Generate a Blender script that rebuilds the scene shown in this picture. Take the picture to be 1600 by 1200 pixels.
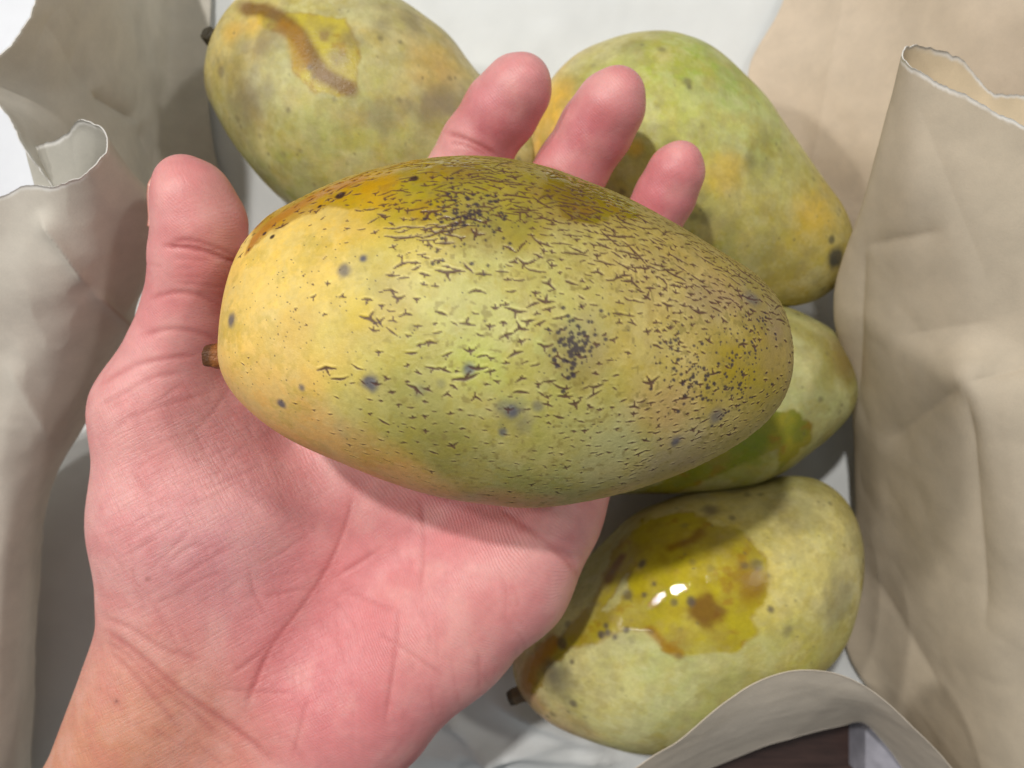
import bpy, math, random
import numpy as np

# ------------------------------------------------------------------ camera, light, exposure
C = bpy.context.scene.collection
S = bpy.context.scene
for o in list(bpy.data.objects):
    bpy.data.objects.remove(o)
U = 0.01                      # everything below is measured in centimetres
CAMZ = 27.4                   # camera height above the bottom of the bag, cm
FPX = 1256.0                  # focal length in pixels of a 1600 px wide picture

cam = bpy.data.cameras.new('camera')
cam.sensor_width = 36.0
cam.lens = 36.0 * FPX / 1600.0
cam.clip_start = 0.005
cam.clip_end = 50
cam.dof.use_dof = True
cam.dof.focus_distance = 0.157
cam.dof.aperture_fstop = 17.0
camo = bpy.data.objects.new('camera', cam)
camo.location = (0, 0, CAMZ * U)
C.objects.link(camo)
S.camera = camo

w = bpy.data.worlds.new('World')
S.world = w
w.use_nodes = True
w.node_tree.nodes['Background'].inputs[0].default_value = (0.93, 0.97, 1.0, 1)
w.node_tree.nodes['Background'].inputs[1].default_value = 0.25


def lamp(name, direction, dist, size, power, col, sy=None):
    l = bpy.data.lights.new(name, 'AREA')
    l.shape = 'RECTANGLE'
    l.size = size
    l.size_y = sy or size
    l.energy = power
    l.color = col
    o = bpy.data.objects.new(name, l)
    d = np.array(direction, float)
    d /= np.linalg.norm(d)
    o.location = tuple(d * dist + np.array([0.0, 0.0, 0.08]))
    from mathutils import Vector
    o.rotation_euler = Vector(tuple(-d)).to_track_quat('-Z', 'Y').to_euler()
    C.objects.link(o)


lamp('ceiling_lamp', (-0.30, 0.46, 1.0), 2.4, 0.10, 33.0, (1.0, 0.975, 0.945))
lamp('ceiling_lamp', (-0.62, 0.40, 1.0), 2.4, 0.10, 11.0, (1.0, 0.975, 0.945))
lamp('ceiling_lamp', (-1.30, 0.42, 1.0), 2.4, 0.14, 15.0, (1.0, 0.97, 0.93))
lamp('ceiling_lamp', (0.80, 0.34, 1.0), 2.4, 0.14, 9.5, (1.0, 0.97, 0.93))

S.view_settings.view_transform = 'Standard'
S.view_settings.look = 'None'
S.view_settings.exposure = -0.06
S.view_settings.gamma = 1.0
S.view_settings.use_curve_mapping = False
S.render.resolution_x = 1024
S.render.resolution_y = 768
S.render.engine = 'CYCLES'
S.cycles.max_bounces = 6
S.cycles.diffuse_bounces = 3
S.cycles.glossy_bounces = 2

# ------------------------------------------------------------------ helpers
rng = np.random.default_rng(7)
random.seed(7)


def P(px, py, d):
    return np.array([(px - 800.0) / FPX * d, -(py - 600.0) / FPX * d, CAMZ - d])


def PA(a):
    a = np.asarray(a, float)
    return np.stack([(a[..., 0] - 800.0) / FPX * a[..., 2],
                     -(a[..., 1] - 600.0) / FPX * a[..., 2],
                     CAMZ - a[..., 2]], -1)


def topix(v):
    d = CAMZ - v[:, 2]
    return v[:, 0] / d * FPX + 800.0, -v[:, 1] / d * FPX + 600.0


def srgb(r, g, b):
    c = np.array([r, g, b], float) / 255.0
    return np.where(c <= 0.04045, c / 12.92, ((c + 0.055) / 1.055) ** 2.4)


def vnoise(p, seed=0):
    """value noise, vectorised"""
    p = np.asarray(p, np.float32)
    i = np.floor(p)
    f = p - i
    f = f * f * (3 - 2 * f)
    iu = i.astype(np.int32).view(np.uint32)
    k = [np.uint32(374761393), np.uint32(668265263), np.uint32(2246822519)]
    hx_ = [iu[:, 0] * k[0], (iu[:, 0] + np.uint32(1)) * k[0]]
    hy_ = [iu[:, 1] * k[1], (iu[:, 1] + np.uint32(1)) * k[1]]
    hz_ = [iu[:, 2] * k[2], (iu[:, 2] + np.uint32(1)) * k[2]]
    sd = np.uint32((seed * 974634777 + 12345) & 0xFFFFFFFF)
    wx, wy, wz = (1 - f[:, 0], f[:, 0]), (1 - f[:, 1], f[:, 1]), (1 - f[:, 2], f[:, 2])
    out = np.zeros(len(p), np.float32)
    for a in (0, 1):
        for b in (0, 1):
            hab = (hx_[a] + hy_[b]) ^ sd
            wab = wx[a] * wy[b]
            for c in (0, 1):
                h = hab + hz_[c]
                h = (h ^ (h >> np.uint32(15))) * np.uint32(2246822519)
                h = (h ^ (h >> np.uint32(13))) * np.uint32(3266489917)
                out += wab * wz[c] * ((h >> np.uint32(8)).astype(np.float32) * np.float32(1.0 / 16777216.0))
    return out


def fbm(p, octs=4, seed=0, gain=0.5):
    a, s, t = 1.0, 0.0, 0.0
    for k in range(octs):
        s = s + a * vnoise(p * (2.03 ** k) + 17.3 * k, seed + k)
        t += a
        a *= gain
    return s / t


def sstep(a, b, x):
    t = np.clip((x - a) / (b - a), 0, 1)
    return t * t * (3 - 2 * t)


def mixc(col, c, m):
    return col * (1 - m[:, None]) + np.asarray(c) * m[:, None]


def catmull(ctrl, n):
    """interpolate along axis 0"""
    ctrl = np.asarray(ctrl, float)
    m = len(ctrl)
    t = np.linspace(0, m - 1, n)
    i = np.clip(np.floor(t).astype(int), 0, m - 2)
    f = (t - i).reshape((-1,) + (1,) * (ctrl.ndim - 1))
    ext = np.concatenate([[2 * ctrl[0] - ctrl[1]], ctrl, [2 * ctrl[-1] - ctrl[-2]]])
    p0, p1, p2, p3 = ext[i], ext[i + 1], ext[i + 2], ext[i + 3]
    return 0.5 * (2 * p1 + (p2 - p0) * f + (2 * p0 - 5 * p1 + 4 * p2 - p3) * f ** 2 +
                  (3 * p1 - p0 - 3 * p2 + p3) * f ** 3)


def empty(name, base, label, cat, group=None):
    o = bpy.data.objects.new(name, None)
    o.location = tuple(np.asarray(base) * U)
    o.empty_display_size = 0.01
    o['label'] = label
    o['category'] = cat
    if group:
        o['group'] = group
    C.objects.link(o)
    return o


def mesh_obj(name, verts, quads, mat, parent=None, col=None, attrs=None, tris=None, smooth=True):
    me = bpy.data.meshes.new(name)
    off = np.zeros(3)
    if parent is not None:
        q = parent
        while q is not None:
            off += np.array(q.location) / U
            q = q.parent
    v = (np.asarray(verts, float) - off) * U
    quads = np.zeros((0, 4), int) if quads is None else np.asarray(quads, int)
    tris = np.zeros((0, 3), int) if tris is None else np.asarray(tris, int)
    nq, nt = len(quads), len(tris)
    me.vertices.add(len(v))
    me.vertices.foreach_set('co', v.astype(np.float32).ravel())
    me.loops.add(nq * 4 + nt * 3)
    me.loops.foreach_set('vertex_index', np.concatenate([quads.ravel(), tris.ravel()]).astype(np.int32))
    me.polygons.add(nq + nt)
    ls = np.concatenate([np.arange(nq) * 4, nq * 4 + np.arange(nt) * 3]).astype(np.int32)
    me.polygons.foreach_set('loop_start', ls)
    me.polygons.foreach_set('use_smooth', np.full(nq + nt, smooth))
    me.update(calc_edges=True)
    me.validate()
    if col is not None:
        a = me.attributes.new('Col', 'FLOAT_COLOR', 'POINT')
        c4 = np.concatenate([np.clip(col, 0, 1), np.ones((len(v), 1))], 1)
        a.data.foreach_set('color', c4.astype(np.float32).ravel())
    for k, val in (attrs or {}).items():
        a = me.attributes.new(k, 'FLOAT', 'POINT')
        a.data.foreach_set('value', np.asarray(val, np.float32))
    me.materials.append(mat)
    o = bpy.data.objects.new(name, me)
    o.parent = parent
    C.objects.link(o)
    return o


def grid_quads(nu, nv, wrap=False):
    i = np.arange(nu - 1)[:, None]
    j = np.arange(nv if wrap else nv - 1)[None, :]
    j2 = (j + 1) % nv
    return np.stack([i * nv + j, i * nv + j2, (i + 1) * nv + j2, (i + 1) * nv + j], -1).reshape(-1, 4)


def grid_normals(G):
    gu = np.gradient(G, axis=0)
    gv = np.gradient(G, axis=1)
    n = np.cross(gu, gv)
    return n / (np.linalg.norm(n, axis=-1, keepdims=True) + 1e-12)


# ------------------------------------------------------------------ materials
class NT:
    def __init__(self, name):
        self.m = bpy.data.materials.new(name)
        self.m.use_nodes = True
        self.t = self.m.node_tree
        self.b = self.t.nodes['Principled BSDF']
        self.tc = self.n('ShaderNodeTexCoord')
        mp = self.n('ShaderNodeMapping')
        mp.inputs['Scale'].default_value = (100, 100, 100)
        self.l(self.tc.outputs['Object'], mp.inputs['Vector'])
        self.vec = mp.outputs['Vector']

    def n(self, typ, **kw):
        nd = self.t.nodes.new(typ)
        for k, v in kw.items():
            setattr(nd, k, v)
        return nd

    def l(self, a, b):
        self.t.links.new(a, b)

    def noise(self, scale, detail=4, rough=0.55, vec=None):
        n = self.n('ShaderNodeTexNoise')
        n.inputs['Scale'].default_value = scale
        n.inputs['Detail'].default_value = detail
        n.inputs['Roughness'].default_value = rough
        self.l(vec or self.vec, n.inputs['Vector'])
        return n.outputs['Fac']

    def math(self, op, a, b):
        n = self.n('ShaderNodeMath', operation=op)
        for k, x in enumerate((a, b)):
            if isinstance(x, (int, float)):
                n.inputs[k].default_value = x
            else:
                self.l(x, n.inputs[k])
        return n.outputs[0]

    def ramp(self, fac, lo, hi, a=0.0, b=1.0):
        n = self.n('ShaderNodeMapRange')
        n.inputs[1].default_value = lo
        n.inputs[2].default_value = hi
        n.inputs[3].default_value = a
        n.inputs[4].default_value = b
        self.l(fac, n.inputs[0])
        return n.outputs[0]

    def attr(self, name):
        n = self.n('ShaderNodeAttribute')
        n.attribute_name = name
        return n

    def mul_color(self, col, fac):
        """col * fac (scalar socket)"""
        n = self.n('ShaderNodeVectorMath', operation='SCALE')
        self.l(col, n.inputs[0])
        self.l(fac, n.inputs['Scale'])
        return n.outputs[0]

    def bump(self, h, strength, dist, normal=None):
        n = self.n('ShaderNodeBump')
        n.inputs['Strength'].default_value = strength
        n.inputs['Distance'].default_value = dist
        self.l(h, n.inputs['Height'])
        if normal is not None:
            self.l(normal, n.inputs['Normal'])
        return n.outputs[0]

    def set(self, name, v):
        i = self.b.inputs[name]
        if isinstance(v, (int, float, tuple)):
            i.default_value = v
        else:
            self.l(v, i)


def mat_mango():
    m = NT('mango_skin')
    col = m.attr('Col').outputs['Color']
    f = m.ramp(m.noise(9, 6, 0.65), 0.25, 0.75, 0.90, 1.08)
    f2 = m.ramp(m.noise(38, 3, 0.6), 0.2, 0.8, 0.93, 1.06)
    m.set('Base Color', m.mul_color(col, m.math('MULTIPLY', f, f2)))
    wet = m.attr('wet').outputs['Fac']
    r = m.ramp(wet, 0, 1, 0.42, 0.035)
    rn = m.math('MULTIPLY', m.ramp(m.noise(6, 4), 0.3, 0.7, -0.03, 0.08), m.ramp(wet, 0.4, 1.0, 1.0, 0.05))
    r = m.math('ADD', r, rn)
    m.set('Roughness', r)
    m.set('IOR', 1.42)
    m.set('Specular IOR Level', 0.42)
    h = m.math('ADD', m.noise(13, 5, 0.6), m.math('MULTIPLY', m.noise(50, 3), 0.35))
    dry = m.ramp(wet, 0.4, 1.0, 1.0, 0.15)
    m.set('Normal', m.bump(m.math('MULTIPLY', h, dry), 0.22, 0.0006))
    return m.m


def mat_skin():
    m = NT('hand_skin')
    col = m.attr('Col').outputs['Color']
    f = m.ramp(m.noise(3.5, 6, 0.6), 0.25, 0.75, 0.93, 1.06)
    f2 = m.ramp(m.noise(30, 3, 0.6), 0.2, 0.8, 0.96, 1.04)
    m.set('Base Color', m.mul_color(col, m.math('MULTIPLY', f, f2)))
    m.set('Roughness', m.ramp(m.noise(5, 4), 0.3, 0.7, 0.34, 0.47))
    m.set('Specular IOR Level', 0.45)
    m.set('Subsurface Weight', 0.35)
    m.set('Subsurface Radius', (1.0, 0.32, 0.2))
    m.set('Subsurface Scale', 0.0035)
    # dermal ridges: bent parallel lines, plus fine furrows crossing each other
    wv = m.n('ShaderNodeTexWave', wave_type='BANDS', bands_direction='DIAGONAL')
    wv.inputs['Scale'].default_value = 6.5
    wv.inputs['Distortion'].default_value = 7.0
    wv.inputs['Detail'].default_value = 2.0
    wv.inputs['Detail Scale'].default_value = 0.30
    m.l(m.vec, wv.inputs['Vector'])
    ridge = m.attr('ridge').outputs['Fac']
    thenar = m.attr('thenar').outputs['Fac']

    def furrow(rot, along, across, width, seed):
        mp = m.n('ShaderNodeMapping', vector_type='TEXTURE')
        mp.inputs['Rotation'].default_value = (0, 0, math.radians(rot))
        mp.inputs['Location'].default_value = (seed, seed * 1.7, 0)
        mp.inputs['Scale'].default_value = (1 / along, 1 / across, 1.0)
        m.l(m.vec, mp.inputs['Vector'])
        n = m.noise(1.0, 3, 0.55, mp.outputs['Vector'])
        a = m.math('ABSOLUTE', m.math('SUBTRACT', n, 0.5), 0.0)
        return m.ramp(a, 0.0, width, 0.0, 1.0)
    f1 = furrow(-62, 0.5, 7.5, 0.05, 3.0)
    f2 = furrow(-55, 0.8, 9.0, 0.06, 11.0)
    f3 = furrow(28, 0.45, 6.5, 0.045, 7.0)
    f4 = furrow(22, 0.9, 9.0, 0.06, 17.0)
    fur = m.math('ADD', m.math('ADD', f1, m.math('MULTIPLY', f2, 0.6)), m.math('ADD', f3, m.math('MULTIPLY', f4, 0.6)))
    h = m.math('MULTIPLY', wv.outputs['Fac'], ridge)
    h = m.math('ADD', h, m.math('MULTIPLY', m.math('MULTIPLY', fur, thenar), 0.6))
    h = m.math('ADD', h, m.math('MULTIPLY', m.noise(26, 4, 0.65), 0.9))
    m.set('Normal', m.bump(h, 0.42, 0.00024))
    return m.m


def mat_paper(name, trans=0.12, grain=1.0):
    m = NT(name)
    col = m.attr('Col').outputs['Color']
    f = m.ramp(m.noise(1.1, 7, 0.68), 0.3, 0.7, 1 - 0.08 * grain, 1 + 0.05 * grain)
    f2 = m.ramp(m.noise(24, 4, 0.7), 0.2, 0.8, 1 - 0.05 * grain, 1 + 0.04 * grain)
    c = m.mul_color(col, m.math('MULTIPLY', f, f2))
    m.set('Base Color', c)
    m.set('Roughness', 0.72)
    m.set('Specular IOR Level', 0.25)
    bn = m.bump(m.math('ADD', m.noise(20, 5, 0.65), m.math('MULTIPLY', m.noise(1.6, 3), 1.2)), 0.16, 0.0005)
    m.set('Normal', bn)
    tr = m.n('ShaderNodeBsdfTranslucent')
    m.l(c, tr.inputs['Color'])
    mx = m.n('ShaderNodeMixShader')
    mx.inputs[0].default_value = trans
    m.l(m.b.outputs[0], mx.inputs[1])
    m.l(tr.outputs[0], mx.inputs[2])
    out = [n for n in m.t.nodes if n.type == 'OUTPUT_MATERIAL'][0]
    m.l(mx.outputs[0], out.inputs['Surface'])
    return m.m


def mat_stem():
    m = NT('dry_stem')
    col = m.attr('Col').outputs['Color']
    m.set('Base Color', m.mul_color(col, m.ramp(m.noise(14, 5, 0.7), 0.25, 0.75, 0.55, 1.35)))
    m.set('Roughness', 0.5)
    m.set('Normal', m.bump(m.noise(18, 5), 0.6, 0.0006))
    return m.m


def mat_plain(name, rgb, rough, spec=0.4, var=0.12, scale=3.0):
    m = NT(name)
    n = m.n('ShaderNodeRGB')
    n.outputs[0].default_value = tuple(rgb) + (1,)
    m.set('Base Color', m.mul_color(n.outputs[0], m.ramp(m.noise(scale, 5), 0.3, 0.7, 1 - var, 1 + var)))
    m.set('Roughness', rough)
    m.set('Specular IOR Level', spec)
    m.set('Normal', m.bump(m.noise(scale * 6, 4), 0.2, 0.0005))
    return m.m


def mat_wood():
    m = NT('dark_table_wood')
    mp = m.n('ShaderNodeMapping')
    mp.inputs['Scale'].default_value = (0.5, 6.0, 1.0)
    m.l(m.vec, mp.inputs['Vector'])
    g = m.noise(1.2, 6, 0.65, mp.outputs['Vector'])
    n = m.n('ShaderNodeRGB')
    n.outputs[0].default_value = tuple(srgb(60, 43, 38)) + (1,)
    m.set('Base Color', m.mul_color(n.outputs[0], m.ramp(g, 0.3, 0.7, 0.6, 1.4)))
    m.set('Roughness', 0.42)
    m.set('Normal', m.bump(g, 0.2, 0.0005))
    return m.m


M_MANGO, M_SKIN, M_STEM = mat_mango(), mat_skin(), mat_stem()
M_KRAFT, M_WHITE = mat_paper('kraft_paper', 0.24), mat_paper('white_paper', 0.10, 0.2)
M_WOOD = mat_wood()

# ------------------------------------------------------------------ the table under everything
tv = np.array([[-60, -60, -0.9], [60, -60, -0.9], [60, 60, -0.9], [-60, 60, -0.9],
               [-60, -60, -3.9], [60, -60, -3.9], [60, 60, -3.9], [-60, 60, -3.9]], float)
tq = [[0, 1, 2, 3], [4, 7, 6, 5], [0, 4, 5, 1], [1, 5, 6, 2], [2, 6, 7, 3], [3, 7, 4, 0]]
t = mesh_obj('table_top', tv, tq, M_WOOD, smooth=False)
t['kind'] = 'structure'

# ------------------------------------------------------------------ paper


def sheet(name, rows, mat, parent, col, n=(150, 150), torn=0.0, crumple=0.10, seed=1, thick=0.028,
          inner=None, creases=(), cfreq=0.16, fine=0.010):
    """rows of control points (px, py, depth); row 0 may be a torn edge"""
    R = np.array(rows, float)
    G = catmull(R, n[0])
    G = np.swapaxes(catmull(np.swapaxes(G, 0, 1), n[1]), 0, 1)
    W = PA(G)
    N = grid_normals(W)
    flat = W.reshape(-1, 3)
    c1 = fbm(flat * cfreq + seed * 9.1, 3, seed) - 0.5
    ridge = np.abs(fbm(flat * cfreq * 1.3 + seed * 3.7, 3, seed + 40) - 0.5)
    ridge2 = np.abs(fbm(flat * 0.75 + seed * 2.9, 2, seed + 60) - 0.5)
    disp = crumple * (1.2 * c1 - 1.6 * np.abs(ridge) - 0.8 * ridge2) + fine * (fbm(flat * 2.4, 3, seed + 5) - 0.5)
    for (ax, ay, bx, by, amp, wd) in creases:            # long soft creases
        px, py = G[..., 0].ravel(), G[..., 1].ravel()
        dx, dy = bx - ax, by - ay
        L2 = dx * dx + dy * dy
        tt = ((px - ax) * dx + (py - ay) * dy) / L2
        dist = np.hypot(px - (ax + np.clip(tt, 0, 1) * dx), py - (ay + np.clip(tt, 0, 1) * dy))
        disp += amp * np.exp(-np.abs(dist) / wd) * sstep(-0.05, 0.25, tt) * sstep(1.05, 0.75, tt)
    edge = np.zeros(n)
    W = W + N * disp.reshape(n)[..., None]
    if torn > 0:                                            # ragged edge along row 0
        u = np.linspace(0, 1, n[1])
        lenu = np.concatenate([[0], np.cumsum(np.linalg.norm(np.diff(W[0], axis=0), axis=1))])
        q = np.stack([lenu, lenu * 0 + seed, lenu * 0], 1)
        jag = (fbm(q * 1.4, 3, seed + 11) - 0.5) * 2.2 + (fbm(q * 6.0, 4, seed + 12, 0.7) - 0.5) * 1.6
        dirv = W[3] - W[0]
        dirv /= np.linalg.norm(dirv, axis=1, keepdims=True) + 1e-9
        k = np.exp(-np.arange(n[0]) / 6.0)
        W = W + (dirv * (jag * torn)[:, None])[None] * k[:, None, None]
        dist = np.cumsum(np.concatenate([np.zeros((1, n[1])), np.linalg.norm(np.diff(W, axis=0), axis=2)]), axis=0)
        wid = 0.07 + 0.10 * fbm(q * 5, 2, seed + 13)
        edge = 1 - sstep(0.3, 1.0, dist / wid[None])
    V = W.reshape(-1, 3)
    Nn = grid_normals(W).reshape(-1, 3)
    nv = len(V)
    A = V + Nn * thick / 2
    B = V - Nn * thick / 2
    q = grid_quads(*n)
    b = np.concatenate([np.arange(n[1]), np.arange(1, n[0]) * n[1] + n[1] - 1,
                        (n[0] - 1) * n[1] + np.arange(n[1] - 2, -1, -1), np.arange(n[0] - 2, 0, -1) * n[1]])
    b2 = np.roll(b, -1)
    rim = np.stack([b, b + nv, b2 + nv, b2], 1)
    mott = fbm(V * 0.9, 4, seed + 20)
    c = np.repeat(np.asarray(col)[None], nv, 0) * (0.93 + 0.14 * mott)[:, None]
    ci = c if inner is None else np.repeat(np.asarray(inner)[None], nv, 0) * (0.93 + 0.14 * mott)[:, None]
    e = edge.ravel()
    c = mixc(c, srgb(246, 243, 236), e)
    ci = mixc(ci, srgb(246, 243, 236), e)
    return mesh_obj(name, np.concatenate([A, B]), np.concatenate([q[:, ::-1], q + nv, rim]), mat, parent,
                    np.concatenate([c, ci]))


KRAFT = srgb(208, 190, 163)
KRAFT_GREY = srgb(226, 220, 207)
WHITE = srgb(226, 228, 226)

# white sheet on the table at the far left
ws = sheet('white_sheet', [[(-420, -300, 27.4), (-100, -300, 27.4), (170, -300, 27.4)],
                           [(-420, 100, 27.4), (-100, 100, 27.4), (150, 100, 27.4)],
                           [(-420, 520, 27.4), (-100, 520, 27.4), (120, 520, 27.4)]],
           M_WHITE, None, srgb(240, 242, 246), (40, 40), crumple=0.03, seed=31)
ws['label'] = 'plain white sheet on the table outside the bag at the far left edge'
ws['category'] = 'paper sheet'

bag = empty('paper_bag', P(800, 600, 27.6), 'torn open beige paper bag with white inside, lying under the mangoes', 'paper bag')

# bottom of the bag: white, wrinkled towards the near edge
rows = []
for k, y in enumerate(np.linspace(-260, 1, 5)):
    rows.append([(x, y, 27.4) for x in np.linspace(-60, 1560, 13)])
for y in (250, 500, 750, 950):
    rows.append([(x, y, 27.45) for x in np.linspace(-60, 1480, 13)])
xs = np.linspace(-60, 1460, 13)
rows.append([(x, 1070 if x < 980 else 1040, 27.4 - (0.5 if 600 < x < 950 else 0)) for x in xs])
rows.append([(x, 1160 if x < 980 else 1080, 27.35 - (0.2 if 600 < x < 950 else 0)) for x in xs])
rows.append([(x, 1290 if x < 980 else 1110, 27.4) for x in xs])
sheet('bag_bottom', rows, M_WHITE, bag, WHITE, (180, 180), crumple=0.16, seed=3, fine=0.03,
      creases=[(640, 1185, 900, 1150, 0.5, 14), (690, 1110, 780, 1180, 0.6, 12), (760, 1090, 960, 1170, 0.6, 16), (700, 1160, 1000, 1190, 0.5, 10)])

# upper left panel
rows = [
    [(62, -120, 19.0), (48, 0, 18.8), (25, 45, 18.7), (2, 75, 18.6), (-40, 110, 18.6), (-40, 140, 18.6), (0, 172, 18.7), (40, 235, 19.0), (80, 292, 19.4), (110, 335, 19.8)],
    [(120, -120, 20.5), (110, 0, 20.3), (95, 60, 20.3), (80, 100, 20.3), (70, 140, 20.3), (75, 170, 20.3), (95, 215, 20.5), (120, 262, 20.8), (150, 312, 21.0), (180, 352, 21.2)],
    [(190, -120, 22.8), (185, 0, 22.8), (178, 60, 22.8), (172, 110, 22.8), (170, 150, 22.8), (172, 190, 22.8), (185, 232, 22.9), (200, 282, 23.0), (215, 332, 23.1), (230, 382, 23.2)],
    [(240, -120, 25.6), (236, 0, 25.6), (233, 60, 25.6), (230, 120, 25.6), (228, 180, 25.6), (230, 240, 25.6), (240, 300, 25.7), (250, 352, 25.8), (260, 402, 25.9), (270, 452, 26.0)],
    [(275, -120, 27.0), (268, 0, 27.0), (264, 60, 27.0), (262, 120, 27.0), (262, 180, 27.0), (264, 240, 27.0), (274, 300, 27.0), (284, 352, 27.0), (294, 402, 27.0), (306, 452, 27.0)],
    [(335, -120, 27.25), (330, 0, 27.25), (328, 60, 27.25), (326, 120, 27.25), (328, 180, 27.25), (336, 240, 27.25), (352, 300, 27.25), (366, 352, 27.25), (380, 402, 27.25), (395, 452, 27.25)]]
sheet('side_panel', rows, M_KRAFT, bag, KRAFT_GREY, (170, 200), torn=0.10, crumple=0.20, seed=5,
      creases=[(140, 142, 215, 190, 0.28, 9), (215, 190, 255, 300, 0.2, 10), (60, 20, 140, 150, 0.1, 20)])

# lower left gusset: folded sheet, torn along its top
rows = [
    [(-80, 345, 18.6), (0, 308, 18.4), (40, 291, 18.2), (80, 293, 18.0), (115, 284, 17.9), (148, 264, 17.8), (168, 240, 17.9), (171, 220, 18.1), (158, 199, 18.4), (125, 188, 18.6), (104, 212, 18.9), (75, 225, 19.2), (40, 226, 19.6)],
    [(-90, 470, 19.4), (0, 455, 19.3), (50, 440, 19.2), (100, 425, 19.2), (150, 405, 19.4), (190, 375, 19.7), (240, 352, 20.1), (252, 338, 20.4), (236, 340, 20.5), (180, 345, 20.1), (140, 355, 19.9), (110, 360, 19.9), (70, 365, 20.0)],
    [(-100, 540, 20.2), (0, 540, 20.1), (50, 535, 20.1), (100, 525, 20.3), (145, 515, 20.8), (175, 507, 21.4), (200, 500, 22.0), (212, 490, 22.6), (202, 480, 22.7), (175, 475, 22.5), (140, 475, 22.3), (105, 475, 22.1), (60, 475, 22.0)],
    [(-110, 690, 21.0), (-20, 690, 21.1), (20, 685, 21.2), (64, 682, 21.6), (100, 672, 22.2), (124, 660, 22.9), (140, 648, 23.6), (145, 634, 24.1), (134, 622, 24.3), (110, 612, 24.3), (80, 600, 24.3), (55, 600, 24.3), (30, 600, 24.3)],
    [(-120, 880, 22.0), (-40, 880, 22.2), (0, 875, 22.4), (25, 865, 22.8), (45, 855, 23.4), (60, 840, 24.2), (68, 825, 25.0), (70, 812, 25.6), (62, 800, 26.0), (50, 790, 26.3), (40, 780, 26.5), (20, 770, 26.6), (0, 760, 26.7)],
    [(-140, 1280, 23.0), (-60, 1280, 23.4), (-20, 1280, 23.8), (5, 1280, 24.3), (25, 1275, 25.0), (40, 1270, 25.8), (48, 1262, 26.5), (48, 1250, 26.8), (40, 1240, 27.0), (30, 1230, 27.1), (20, 1220, 27.2), (0, 1210, 27.2), (-20, 1200, 27.2)]]
sheet('side_gusset', rows, M_KRAFT, bag, srgb(222, 214, 200), (170, 200), torn=0.07, crumple=0.22, seed=8, inner=srgb(200, 196, 184),
      creases=[(60, 330, 140, 450, 0.25, 12), (140, 450, 215, 520, 0.2, 9), (0, 560, 90, 700, 0.12, 20)])

# back panel, upper right
rows = [
    [(1255, -140, 27.2), (1225, 0, 27.2), (1170, 110, 27.2), (1185, 220, 27.2), (1240, 320, 27.2), (1300, 420, 27.2), (1330, 520, 27.2)],
    [(1310, -140, 26.4), (1285, 0, 26.4), (1250, 110, 26.4), (1260, 220, 26.4), (1300, 320, 26.4), (1345, 420, 26.4), (1365, 520, 26.4)],
    [(1400, -140, 24.4), (1385, 0, 24.4), (1370, 110, 24.4), (1375, 220, 24.4), (1400, 320, 24.6), (1420, 420, 24.8), (1430, 520, 25.0)],
    [(1520, -140, 21.8), (1510, 0, 21.8), (1505, 110, 22.2), (1510, 220, 22.8), (1515, 320, 23.4), (1520, 420, 23.8), (1520, 520, 24.2)],
    [(1720, -140, 19.6), (1715, 0, 19.8), (1710, 110, 20.6), (1700, 220, 21.6), (1700, 320, 22.4), (1700, 420, 23.0), (1700, 520, 23.4)]]
sheet('back_panel', rows, M_KRAFT, bag, srgb(222, 205, 182), (150, 150), crumple=0.12, seed=12,
      creases=[(1330, -40, 1260, 330, -0.15, 30)])

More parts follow.
